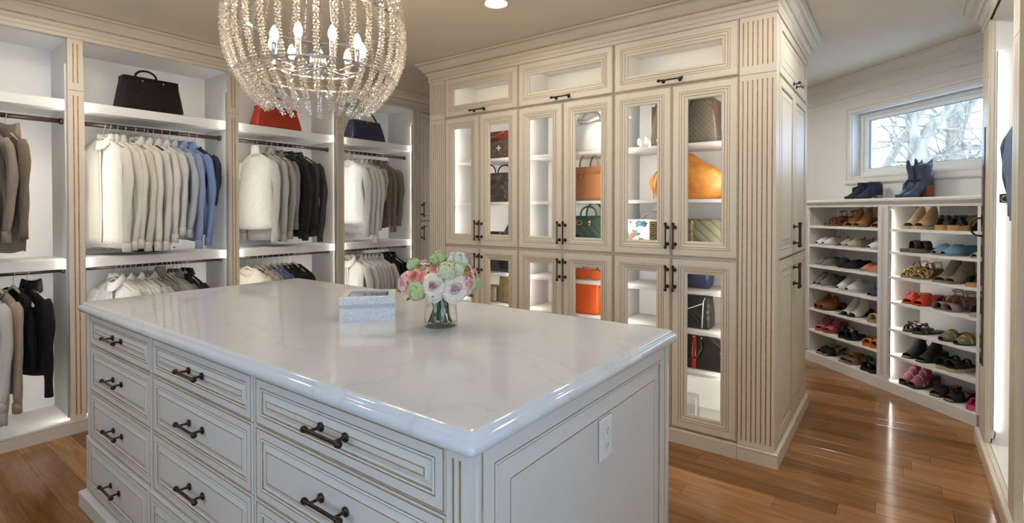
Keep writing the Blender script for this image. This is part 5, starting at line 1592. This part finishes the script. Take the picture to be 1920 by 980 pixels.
# right wardrobe
g = hang(3.46, 2.036, 'blue denim jacket with frayed hem in the right wardrobe', 'blue denim jacket', (.055, .085, .155), 'jacket', .50, .42, 0, 'knit', y=-.67, cat='jacket', name='jacket', grp='clothes in the right wardrobe')
hang(3.39, 2.036, 'faded denim jacket beside the blue one in the right wardrobe', 'faded denim jacket', (.13, .18, .27), 'jacket', .50, .44, 0, 'knit', y=-.67, cat='jacket', name='jacket', grp='clothes in the right wardrobe')
# ================================================================== shoes (local: toe towards -y, heel +y, base z = 0)
WT = {'round': [(0, .016), (.04, .028), (.12, .037), (.26, .042), (.36, .042), (.55, .033), (.75, .030), (.90, .029), (.97, .022), (1, .012)],
      'point': [(0, .004), (.05, .014), (.14, .026), (.28, .038), (.38, .039), (.55, .031), (.75, .028), (.90, .027), (.97, .020), (1, .011)],
      'square': [(0, .026), (.03, .032), (.12, .038), (.26, .042), (.36, .042), (.55, .034), (.75, .031), (.90, .030), (.97, .024), (1, .016)]}
def lerp_t(tab, t):
    for (a, va), (b, vb) in zip(tab, tab[1:]):
        if t <= b: return va + (vb - va) * (t - a) / max(1e-9, b - a)
    return tab[-1][1]
def sm(a, b, t):
    t = max(0, min(1, (t - a) / (b - a))); return t * t * (3 - 2 * t)
class Shoe:
    def __init__(s, L=.245, toe='round', heel=0.0, plat=.006, spring=.0):
        s.L, s.toe, s.h, s.p, s.sp = L, WT[toe], heel, plat, spring
    def w(s, t): return lerp_t(s.toe, t)
    def y(s, t): return -s.L / 2 + s.L * t
    def bed(s, t): return s.p + s.h * sm(.34, .82, t) + s.sp * max(0, (.18 - t) / .18) ** 2
    def sole(s, th=None, k=1.0, wedge=False, n=18, lift=0):
        m = MB(); rows = []
        for i in range(n + 1):
            t = i / n; w = s.w(t) * k; z1 = s.bed(t) + lift
            z0 = 0.0 if wedge else z1 - (th if th else s.p)
            z0 = max(z0, s.sp * max(0, (.18 - t) / .18) ** 2)
            y = s.y(t)
            rows.append([(-w, y, z1), (-w, y, z0), (w, y, z0), (w, y, z1)])
        return m.loft(rows, 0, True, True, True, False)
    def vamp(s, t0, t1, ht, k=1.02, n=12, na=12, base=0.0, pw=.85):
        """arched cover from t0 to t1, ht(t) = height over the foot bed"""
        rows = []
        for i in range(n + 1):
            t = t0 + (t1 - t0) * i / n; w = s.w(t) * k; b = s.bed(t) + base; h = ht(t)
            rows.append([(-w * math.copysign(abs(math.cos(PI * j / na)) ** .75, math.cos(PI * j / na)), s.y(t), b - .003 + h * math.sin(PI * j / na) ** pw) for j in range(na + 1)])
        return MB().loft(rows, 0, False, False, False, True)
    def quarter(s, t0, ht, k=1.02, n=22, base=0.0):
        """wall round the heel from t0 on one side to t0 on the other"""
        rows = []; path = []
        for i in range(n + 1):
            u = i / n * 2 - 1; t = t0 + (1 - t0) * (1 - abs(u) ** 1.6)
            path.append((u, t))
        for u, t in path:
            w = s.w(t) * k * (1 if u > 0 else -1) * min(1, abs(u) * 6)
            b = s.bed(t) + base; h = ht(t)
            x = w
            rows.append([(x, s.y(t) + (.002 if t > .95 else 0), b - .004), (x * 1.0, s.y(t) + (.003 if t > .95 else 0), b + h * .5), (x * .90, s.y(t), b + h)])
        return MB().loft(rows, 0, False, False, False, True)
    def heel(s, kind='block', r=.018):
        m = MB(); y1 = s.y(.985); zt = s.bed(.9) - .004
        if kind == 'block':
            m.loft([rectloop(-.024, .024, y1 - .052, y1, 0, .006), rectloop(-.026, .026, y1 - .060, y1, zt * .6, .006), rectloop(-.028, .028, y1 - .075, y1, zt, .006)], 0, True, True, True, False)
        else:
            m.loft([rectloop(-.007, .007, y1 - .020, y1 - .006, 0, .003), rectloop(-.008, .008, y1 - .026, y1 - .006, zt * .5, .003), rectloop(-.022, .022, y1 - .065, y1, zt, .006)], 0, True, True, True, True)
        return m
    def strap(s, t0, t1, h, wid=.010, k=1.03, mt=0, sk=0.0):
        m = MB(); rows = []
        for j in range(13):
            a = PI * j / 12; f = j / 12
            t = t0 + (t1 - t0) * f
            w = s.w(t) * k; b = s.bed(t)
            c = (-w * math.copysign(abs(math.cos(a)) ** .8, math.cos(a)), s.y(t), b + h * math.sin(a))
            rows.append([(c[0], c[1] - wid / 2, c[2] - sk * wid), (c[0], c[1] + wid / 2, c[2] + sk * wid)])
        return m.loft(rows, 0, False, False, False, True)
    def ring(s, t, z, r=.030, thick=.0035, tilt=.25, ry=None):
        m = MB(); n = 20; ry = ry or r * 1.1; c = s.y(t)
        m.tube([(r * math.cos(2 * PI * k / n), c + ry * math.sin(2 * PI * k / n), z + tilt * ry * math.sin(2 * PI * k / n)) for k in range(n + 1)], thick, 6, 0, False)
        return m
def shoe_mat(nm, col, rough=.6, **k): return mat('shoe_' + nm, col, rough, **k)
SHCOL = {}
def make(kind, cols, parent, seed=0, **k):
    """build the parts of one shoe under parent"""
    c = cols
    if kind == 'sneaker':
        s = Shoe(.262, 'round', .004, .020)
        obj('sole', s.sole(.020, 1.04), c['sole'], parent)
        obj('upper', s.vamp(0.005, .46, lambda t: .026 + .058 * sm(0, .46, t)), c['main'], parent, solid=.003)
        obj('quarter', s.quarter(.40, lambda t: .068 - .016 * math.sin(PI * sm(.45, 1, t)) + .012 * sm(.85, 1, t)), c['main'], parent, solid=.004)
        t_ = MB().loft([[(x * .024, s.y(t), s.bed(t) + .056 + .05 * sm(.30, .56, t)) for x in (-1, -.5, .0, .5, 1)] for t in (.30, .38, .46, .54)], 0, False); obj('tongue', t_, c['main'], parent, solid=.004)
        m = MB()
        for q in range(5):
            t = .235 + q * .05
            z = s.bed(t) + .026 + .058 * sm(0, .46, t) * .97
            m.tube([(-.021, s.y(t), z - .008), (0, s.y(t) - .004, z + .002), (.021, s.y(t), z - .008)], .0030, 5)
        m.tube([(0, s.y(.45), .11), (-.02, s.y(.47), .112), (-.033, s.y(.44), .09)], .0022, 5); m.tube([(0, s.y(.45), .11), (.022, s.y(.47), .112), (.036, s.y(.42), .08)], .0022, 5)
        obj('laces', m, c.get('lace', c['sole']), parent)
    elif kind in ('flat', 'loafer', 'slipon'):
        s = Shoe(.258, k.get('toe', 'round'), .006, k.get('plat', .010), .002)
        obj('sole', s.sole(s.p, 1.03), c['sole'], parent)
        tv = k.get('tv', .44)
        obj('upper', s.vamp(.004, tv, lambda t: .022 + k.get('vh', .040) * sm(0, tv, t)), c['main'], parent, solid=.003)
        if kind != 'slipon' or k.get('back', True):
            obj('quarter', s.quarter(tv - .05, lambda t: k.get('qh', .050) - .010 * math.sin(PI * sm(.45, 1, t))), c['main'], parent, solid=.003)
        if k.get('band'):
            obj('band', s.strap(.34, .34, .058, .022, 1.05), c['band'], parent, solid=.004)
        if k.get('tab'):
            m = MB().loft([[(x, s.y(.99) + .004, s.bed(1) + z) for x in (-.008, .008)] for z in (.045, .066)], 0, False); obj('pull_tab', m, c['tab'], parent, solid=.003)
    elif kind == 'mule':
        h = k.get('heel', .06); s = Shoe(.235 if h > .05 else .255, k.get('toe', 'square'), h, k.get('plat', .008))
        obj('sole', s.sole(k.get('th', .008), 1.02), c['sole'], parent)
        t0, t1, vh = k.get('t0', .10), k.get('t1', .60), k.get('vh', .070)
        obj('upper', s.vamp(t0, t1, lambda t: .030 + vh * sm(t0, t1, t), pw=.7), c['main'], parent, solid=.004)
        if h > .02: obj('heel', s.heel(k.get('hk', 'block')), c.get('heel', c['sole']), parent)
        m = s.sole(.002, .95, lift=.0018); obj('insole', m, c.get('insole', c['sole']), parent)
        if k.get('bow'):
            m = MB(); y = s.y(.27); z = s.bed(.27) + .072
            for sx in (-1, 1): m.ball((sx * .020, y, z), .018, 8, 6, 0, (1, .5, .6))
            m.ball((0, y, z), .008, 8, 6); obj('bow', m, c['bow'], parent)
        if k.get('stripe'):
            for tt in (.30, .44): obj('stripe', s.strap(tt, tt, .030 + vh * sm(t0, t1, tt) + .003, .012, 1.05), c['stripe'], parent, solid=.003)
        if k.get('cuff'):
            m = MB()
            for q in range(9):
                a = PI * (q + .5) / 9; t = t1 - .02; w = s.w(t) * 1.05
                m.ball((-w * math.cos(a), s.y(t), s.bed(t) + (.030 + vh) * math.sin(a) ** .7), .012, 7, 5, 0, (1, .6, 1))
            o = obj('ruffle', m, c['main'], parent); o['kind'] = 'stuff'
    elif kind == 'sandal':
        h = k.get('heel', .075); s = Shoe(.235, k.get('toe', 'round'), h, k.get('plat', .008))
        obj('sole', s.sole(.008, 1.02, wedge=k.get('wedge', False)), c['sole'], parent)
        if not k.get('wedge') and h > .02: obj('heel', s.heel(k.get('hk', 'block')), c.get('heel', c['sole']), parent)
        obj('insole', s.sole(.002, .95, lift=.0018), c.get('insole', c['sole']), parent)
        for i, (a, b, hh, wd) in enumerate(k.get('straps', ((.14, .20, .035, .016), (.28, .24, .045, .016)))):
            obj('strap', s.strap(a, b, hh, wd), c.get('s%d' % i, c['main']), parent, solid=.003)
        if k.get('ankle'):
            z = s.bed(.9) + k['ankle']
            obj('ankle_strap', s.ring(.84, z, .028, .0032, .2), c['main'], parent)
            m = MB()
            for sx in (-1, 1): m.tube([(sx * .028, s.y(.9), s.bed(.9)), (sx * .030, s.y(.86), z)], .004, 6, 0, True, .5)
            m.box(.028, .034, s.y(.84) - .006, s.y(.84) + .006, z - .005, z + .005, 1)
            obj('heel_strap', m, [c['main'], GOLD], parent)
        if k.get('studs'):
            m = MB(); rg = random.Random(seed)
            for q in range(34):
                t = rg.uniform(.1, .62); a = rg.uniform(.3, PI - .3); w = s.w(t) * 1.05
                m.ball((-w * math.cos(a), s.y(t), s.bed(t) + (.04 + .05 * t) * math.sin(a)), .006, 6, 4, q % 2)
            o = obj('studs', m, [GOLD, c['main']], parent); o['kind'] = 'stuff'
    elif kind == 'slide':
        s = Shoe(.262, 'round', k.get('heel', .004), k.get('plat', .016))
        obj('sole', s.sole(s.p, 1.04), c['sole'], parent)
        obj('insole', s.sole(.003, .98, lift=.002), c.get('insole', c['sole']), parent)
        for i, (a, b, hh, wd) in enumerate(k.get('straps', ((.26, .26, .055, .060),))):
            obj('strap', s.strap(a, b, hh, wd), c.get('s%d' % i, c['main']), parent, solid=.005)
        if k.get('knots'):
            m = MB(); rg = random.Random(seed)
            for q in range(7):
                t = rg.uniform(.16, .44); a = rg.uniform(.7, PI - .7); w = s.w(t)
                m.ball((-w * math.cos(a), s.y(t), s.bed(t) + .062 * math.sin(a)), .014, 8, 6, q % len(c['knots']), (1, .8, .6))
            o = obj('knots', m, c['knots'], parent); o['kind'] = 'stuff'
    elif kind == 'wedge':
        s = Shoe(.245, 'square', .070, .036)
        obj('sole', s.sole(.036, 1.02), c['sole'], parent)
        m = MB(); m.loft([[(sx * .026, s.y(t), z) for sx in (-1, 1) for z in ((0, s.bed(t) - .030) if sx < 0 else (s.bed(t) - .030, 0))] for t in (.62, .80, .97)], 0, True, True, True, False); obj('heel', m, c['heel'], parent)
        obj('insole', s.sole(.003, .97, lift=.002), c['insole'], parent)
        obj('strap', s.strap(.24, .24, .055, .055), c['main'], parent, solid=.004)
        m = MB(); y = s.y(.24); z = s.bed(.24) + .062
        for sx in (-1, 1): m.ball((sx * .024, y, z), .020, 9, 6, 0, (1, .7, .6)); m.tube([(sx * .01, y, z), (sx * .035, y - .02, z - .012)], .005, 5)
        obj('bow', m, c['main'], parent)
    elif kind == 'clog':
        s = Shoe(.250, 'round', .045, .018)
        obj('sole', s.sole(.018, 1.03), c['sole'], parent)
        obj('heel', s.heel('block'), c['sole'], parent)
        obj('upper', s.vamp(.003, .62, lambda t: .034 + .058 * sm(0, .62, t), pw=.65), c['main'], parent, solid=.005)
    elif kind == 'boot':
        h = k.get('heel', .03); s = Shoe(k.get('L', .262), k.get('toe', 'point'), h, k.get('plat', .006))
        obj('sole', s.sole(.006, 1.02), c['sole'], parent)
        obj('heel', s.heel(k.get('hk', 'block')), c.get('heel', c['sole']), parent)
        H = k.get('shaft', .12); lean = k.get('lean', .0)
        rows = []; n = 14; N = 24
        # foot: arched rings from toe to ankle, then shaft rings
        obj('foot', s.vamp(.003, .62, lambda t: .020 + .075 * sm(0, .66, t) ** 1.1, pw=.8, n=14), c['main'], parent, solid=.003)
        obj('counter', s.quarter(.42, lambda t: .095), c['main'], parent, solid=.003)
        for i in range(n + 1):
            t = i / n; z = s.bed(.85) * (1 - t * .0) + .035 + H * t
            yc = s.y(.735) + lean * t; ry = .056 + k.get('flare', .0) * t - .008 * math.sin(PI * t); rx = .034 + k.get('flare', .0) * .5 * t
            rows.append([(rx * math.cos(2 * PI * j / N), yc + ry * math.sin(2 * PI * j / N), z + (k.get('peak', 0) * t * (.5 - .5 * math.cos(2 * (2 * PI * j / N))) * (-1 if abs(math.cos(2 * PI * j / N)) > .5 else 1)) + k.get('slouch', 0) * math.sin(9 * t + 2 * PI * j / N)) for j in range(N)])
        obj('shaft', MB().loft(rows, 0, True, False, False, True), c['main'], parent, solid=.003)
        if k.get('tabs'):
            m = MB()
            for sg in (-1, 1):
                y0 = s.y(.735) + lean + sg * (.056 + k.get('flare', 0)); z0 = s.bed(.85) + .035 + H + k.get('peak', 0) * .6
                m.tube([(-.006, y0, z0 - .015), (-.006, y0, z0 + .016), (0, y0, z0 + .022), (.006, y0, z0 + .016), (.006, y0, z0 - .015)], .003, 6)
            obj('pull_loops', m, c['main'], parent)
        if k.get('zip'):
            m = MB(); zz = s.bed(.85) + .035
            m.box(.0335, .037, s.y(.72), s.y(.72) + .010, zz, zz + H); obj('stripe', m, c['zip'], parent)
C_ = lambda nm, col, rough=.6, **k: shoe_mat(nm, col, rough, **k)
W_SOLE = C_('white_sole', (.80, .79, .76)); TAN_S = C_('tan_sole', (.42, .27, .14)); BLK_S = C_('black_sole', (.012, .011, .011), .5); CORK = C_('cork', (.50, .27, .10), .8, var=.3, scale=120); BEI = C_('beige_insole', (.50, .37, .25))
def pair(row, col, items, desc, kind, cols, d=0.0, only=None, yaw=(3, -2), **k):
    """items: s positions (distance along the wall) of the left and right shoe"""
    z = SHOE_Z[row] if row >= 0 else 1.547
    for i, s_ in enumerate(items):
        lb = desc + (', left of its pair' if i == 0 else ', right of its pair') if len(items) > 1 else desc
        o = thing('shoe' if kind != 'boot' else 'boot', lb, 'shoe' if kind != 'boot' else 'boot', (0, 0, 0), 0, 'shoes on the white shelves')
        a = R(-135); x, y = -s_, .150 + d
        o.location = (SHOE_LOC[0] + x * math.cos(a) - y * math.sin(a), SHOE_LOC[1] + x * math.sin(a) + y * math.cos(a), z + .0008)
        o.rotation_euler = (0, 0, a + R(yaw[i % 2]))
        make(kind, cols, o, seed=int(s_ * 1000), **k)
# ---- left column
rb = C_('russet', (.20, .055, .026)); ts = C_('tan_suede', (.34, .165, .065), .85)
pair(0, 'L', (4.40, 4.275), 'russet strappy heeled sandal on the top left shelf', 'sandal', dict(main=rb, sole=rb, insole=TAN_S), heel=.085, ankle=.045, straps=((.12, .16, .030, .016), (.34, .42, .060, .016), (.50, .40, .070, .014)))
pair(0, 'L', (4.150, 4.055), 'tan suede peep-toe heel on the top left shelf', 'mule', dict(main=ts, sole=TAN_S, heel=rb), heel=.075, vh=.075, t1=.66)
pair(0, 'L', (3.870,), 'tan peep-toe heel half hidden by the divider, top left shelf', 'mule', dict(main=ts, sole=TAN_S), heel=.060, vh=.055)
wc = C_('white_canvas', (.76, .76, .76), .8); bc = C_('beige_canvas', (.48, .41, .31), .85)
pair(1, 'L', (4.500, 4.405), 'white slip-on canvas shoe on the second left shelf', 'slipon', dict(main=wc, sole=W_SOLE, tab=C_('dark_tab', (.12, .12, .13))), tab=True, vh=.045)
pair(1, 'L', (4.205, 4.120), 'beige slip-on canvas shoe on the second left shelf', 'slipon', dict(main=bc, sole=W_SOLE, tab=C_('olive_tab', (.16, .15, .12))), tab=True, vh=.050)
pair(1, 'L', (3.895,), 'white slip-on half hidden by the divider, second left shelf', 'slipon', dict(main=wc, sole=W_SOLE), vh=.045)
gs = C_('grey_suede', (.215, .195, .175), .9); bs = C_('black_suede', (.013, .013, .015), .9); pe = C_('peach_suede', (.55, .25, .155), .85)
pair(2, 'L', (4.505, 4.420), 'grey suede flat on the third left shelf', 'flat', dict(main=gs, sole=W_SOLE), toe='point', vh=.052, qh=.060)
pair(2, 'L', (4.235, 4.150), 'black suede flat with white sole on the third left shelf', 'flat', dict(main=bs, sole=W_SOLE), toe='point', vh=.052, qh=.058)
pair(2, 'L', (3.975, 3.890), 'peach suede flat on the third left shelf', 'flat', dict(main=pe, sole=W_SOLE), toe='point', vh=.040, qh=.045)
gc = C_('grey_canvas', (.175, .175, .185), .85)
pair(3, 'L', (4.520, 4.440), 'grey lace-up sneaker with white sole', 'sneaker', dict(main=gc, sole=W_SOLE))
pair(3, 'L', (4.235, 4.115), 'white lace-up sneaker on the fourth left shelf', 'sneaker', dict(main=C_('white_leather', (.72, .71, .69), .5), sole=W_SOLE))
pair(3, 'L', (3.885,), 'navy flat with white sole beside the divider', 'flat', dict(main=C_('navy_suede', (.045, .045, .11), .9), sole=W_SOLE), vh=.03, qh=.03)
br = C_('brown_suede', (.205, .078, .026), .9)
pair(4, 'L', (4.510, 4.425), 'brown suede clog on the fifth left shelf', 'clog', dict(main=br, sole=C_('dark_wood', (.10, .035, .014))))
pair(4, 'L', (4.200, 4.105), 'white ruffled open-toe heel with black sole', 'mule', dict(main=C_('white_ruffle', (.68, .66, .61)), sole=BLK_S, heel=C_('dark_heel', (.035, .016, .010))), heel=.055, vh=.075, t0=.14, t1=.72, cuff=True)
pair(4, 'L', (3.885,), 'cream woven slide beside the divider', 'slide', dict(main=C_('cream_straw', (.62, .48, .28)), sole=TAN_S))
PNK = pattern_mat('pink_weave', [(.48, .05, .11), (.60, .22, .02), (.42, .07, .18), (.62, .45, .40), (.20, .03, .13), (.52, .08, .12)], None, 70, 'multi')
pair(5, 'L', (4.500, 4.390), 'pink woven high-heeled sandal on the sixth left shelf', 'mule', dict(main=PNK, sole=C_('rose_sole', (.33, .11, .09)), heel=C_('red_heel', (.17, .022, .016)), insole=C_('pink_insole', (.45, .09, .11))), heel=.075, vh=.055, t1=.55, hk='thin', plat=.016, th=.016)
pair(5, 'L', (4.200, 4.115), 'black slide sandal with white flower', 'slide', dict(main=bs, sole=BLK_S, knots=[bs, bs, C_('white_flower', (.7, .7, .7))]), straps=((.24, .24, .055, .075),), knots=True)
ORG = pattern_mat('orange_print', [(.62, .13, .02), (.70, .55, .30), (.06, .20, .10), (.66, .20, .03), (.72, .40, .06)], None, 90, 'multi')
pair(5, 'L', (3.935, 3.850), 'orange patterned sandal beside the divider', 'slide', dict(main=ORG, sole=C_('orange_sole', (.58, .12, .02)), s0=ORG), straps=((.20, .20, .040, .05), (.40, .36, .05, .04)))
pair(6, 'L', (4.480, 4.405), 'black slim-strap mule on the bottom left shelf', 'mule', dict(main=bs, sole=BLK_S, insole=BEI), heel=.060, vh=.035, t0=.08, t1=.42, hk='thin')
tw_ = C_('taupe_leather', (.22, .135, .075), .55)
pair(6, 'L', (4.200, 4.125), 'taupe knotted mule on the bottom left shelf', 'mule', dict(main=tw_, sole=tw_, insole=C_('tan_insole', (.34, .20, .10)), bow=tw_), heel=.055, vh=.030, t0=.14, t1=.40, bow=True)
pair(6, 'L', (3.950, 3.865), 'black embellished sandal at the bottom beside the divider', 'slide', dict(main=bs, sole=BLK_S, knots=[bs, C_('blue_gem', (.10, .12, .26)), C_('grey_gem', (.36, .36, .36))]), knots=True)
# ---- right column
sd = C_('sand_suede', (.46, .31, .17), .9)
pair(0, 'R', (3.560, 3.465), 'sand suede peep-toe mule on the top right shelf', 'mule', dict(main=sd, sole=C_('sand_sole', (.55, .44, .31))), heel=.05, vh=.095, t0=.14, t1=.66, plat=.022, th=.022)
pair(0, 'R', (3.285, 3.185), 'cork platform wedge with black bow on the top right shelf', 'wedge', dict(main=C_('black_satin', (.010, .010, .012), .5), sole=CORK, heel=BLK_S, insole=C_('wedge_insole', (.36, .25, .17))))
nv = C_('navy_slide', (.052, .052, .085), .8)
pair(1, 'R', (3.575, 3.490), 'dark navy slide with crossed strap on the second right shelf', 'slide', dict(main=C_('dark_print', (.045, .02, .02), .7, var=.6, scale=60), sole=C_('grey_brown_sole', (.15, .11, .085)), insole=nv), straps=((.52, .44, .062, .062),), plat=.026)
bl = C_('sky_suede', (.16, .30, .44), .9)
pair(1, 'R', (3.315, 3.235), 'sky blue suede loafer on the second right shelf', 'loafer', dict(main=bl, sole=TAN_S, band=bl), band=True, vh=.050, qh=.056)
pair(1, 'R', (3.030,), 'beige shoe half hidden at the end of the second right shelf', 'flat', dict(main=C_('beige_pat', (.46, .35, .22)), sole=TAN_S), vh=.03, qh=.03)
gd = C_('gold_leather', (.55, .40, .20), .35, metal=.35)
pair(2, 'R', (3.580, 3.475), 'gold studded strappy heel on the third right shelf', 'sandal', dict(main=C_('dark_gold_strap', (.22, .13, .06), .4), sole=C_('brown_sole', (.16, .095, .05)), insole=gd, s0=gd, s1=gd, s2=gd), heel=.070, ankle=.04, studs=True, straps=((.12, .18, .032, .022), (.26, .34, .052, .022), (.42, .36, .070, .020), (.54, .60, .080, .016)))
wv = C_('woven_taupe', (.30, .24, .165), .9, var=.3, scale=140, bump=.6, bscale=160)
pair(2, 'R', (3.310, 3.225), 'woven taupe open-toe bootie on the third right shelf', 'mule', dict(main=wv, sole=C_('taupe_sole', (.26, .19, .13))), heel=.055, vh=.090, t0=.14, t1=.86, plat=.010)
pair(2, 'R', (3.060,), 'black cork-soled slide at the end of the third right shelf', 'slide', dict(main=bs, sole=CORK), plat=.024)
rd = C_('scarlet', (.50, .045, .012), .5)
pair(3, 'R', (3.560, 3.460), 'scarlet twisted mule with striped block heel', 'mule', dict(main=rd, sole=rd, heel=pattern_mat('striped_heel', [(.46, .04, .012), (.05, .02, .10), (.70, .33, .03), (.48, .05, .015)], None, 18, 'multi'), insole=C_('rust_insole', (.36, .10, .05)), bow=rd), heel=.065, vh=.040, t0=.10, t1=.44, bow=True)
mv = C_('mauve_suede', (.33, .24, .20), .9)
pair(3, 'R', (3.305, 3.225), 'mauve suede slingback block heel on the fourth right shelf', 'sandal', dict(main=mv, sole=mv, insole=C_('rust_lining', (.26, .09, .05))), heel=.085, ankle=.040, straps=((.22, .24, .048, .085), (.46, .52, .070, .014)))
pair(3, 'R', (3.030,), 'dark slide half hidden at the end of the fourth right shelf', 'slide', dict(main=bs, sole=C_('cream_sole', (.48, .41, .30))), plat=.022)
KN = [C_('k_black', (.02, .02, .022)), C_('k_white', (.75, .75, .72)), C_('k_orange', (.60, .11, .02)), C_('k_pink', (.50, .13, .20)), C_('k_teal', (.03, .14, .11)), C_('k_blue', (.10, .22, .34))]
pair(4, 'R', (3.545, 3.455), 'flat black slide with colourful knots on the fifth right shelf', 'slide', dict(main=C_('k_black', (.02, .02, .022)), sole=C_('dark_sole', (.05, .045, .042)), knots=KN), straps=((.16, .16, .040, .016), (.30, .36, .055, .03)), knots=True, plat=.010)
FLR = pattern_mat('grey_floral', [(.17, .175, .13), (.14, .155, .12), (.20, .19, .14), (.13, .145, .11), (.16, .17, .13), (.52, .25, .03)], None, 40, 'multi')
pair(4, 'R', (3.255, 3.135), 'grey floral backless loafer with gold bit', 'loafer', dict(main=FLR, sole=BLK_S, band=GOLD), band=True, vh=.048, qh=.030)
pair(5, 'R', (3.555, 3.430), 'black fringed high mule on the sixth right shelf', 'mule', dict(main=bs, sole=C_('plum_black', (.030, .014, .014)), heel=bs, insole=C_('brown_insole', (.22, .13, .075))), heel=.070, vh=.090, t0=.10, t1=.70, cuff=True)
pair(5, 'R', (3.270, 3.190), 'black espadrille sandal with cream sole', 'slide', dict(main=bs, sole=C_('espadrille_sole', (.50, .40, .25), .9, var=.15, scale=90), insole=C_('dark_insole', (.05, .035, .03))), straps=((.22, .22, .055, .085), (.62, .58, .055, .018)), plat=.028)
bu = C_('burgundy', (.22, .042, .075), .5)
pair(6, 'R', (3.575, 3.490), 'burgundy white-striped peep bootie on the bottom right shelf', 'mule', dict(main=bu, sole=BLK_S, heel=C_('rust_heel', (.20, .055, .025)), stripe=C_('white_stripe', (.72, .68, .66))), heel=.070, vh=.090, t0=.02, t1=.62, stripe=True, plat=.020, th=.020)
pair(6, 'R', (3.320, 3.205), 'black velvet mule with bow on the bottom right shelf', 'mule', dict(main=bs, sole=BLK_S, insole=C_('gold_insole', (.40, .24, .10)), bow=bs), heel=.055, vh=.035, t0=.08, t1=.44, bow=True)
pair(6, 'R', (3.050,), 'hot pink slide at the end of the bottom right shelf', 'slide', dict(main=C_('hot_pink', (.66, .07, .19)), sole=C_('hot_pink_sole', (.62, .09, .20))), straps=((.30, .30, .058, .05),), plat=.018)
# ---- boots on the ledge
nb = C_('navy_suede_boot', (.020, .024, .055), .85)
pair(-1, 'T', (4.150, 4.035), 'navy suede ankle boot with low patterned heel on the ledge', 'boot', dict(main=nb, sole=C_('boot_sole', (.60, .50, .42)), heel=C_('patterned_heel', (.38, .33, .24), .6, var=.5, scale=150)), d=.0, heel=.032, shaft=.075, L=.27, yaw=(4, 2))
lb_ = C_('blue_leather', (.045, .065, .115), .32, var=.2, scale=10, bump=.4, bscale=14)
pair(-1, 'T', (3.640, 3.570), 'blue leather cowboy boot with red stacked heel on the ledge', 'boot', dict(main=lb_, sole=C_('red_sole', (.26, .06, .03)), heel=C_('red_stack', (.26, .055, .025))), d=.0, heel=.098, shaft=.125, flare=.012, lean=-.005, peak=.030, slouch=.004, tabs=True, toe='point', L=.25, yaw=(3, -3))
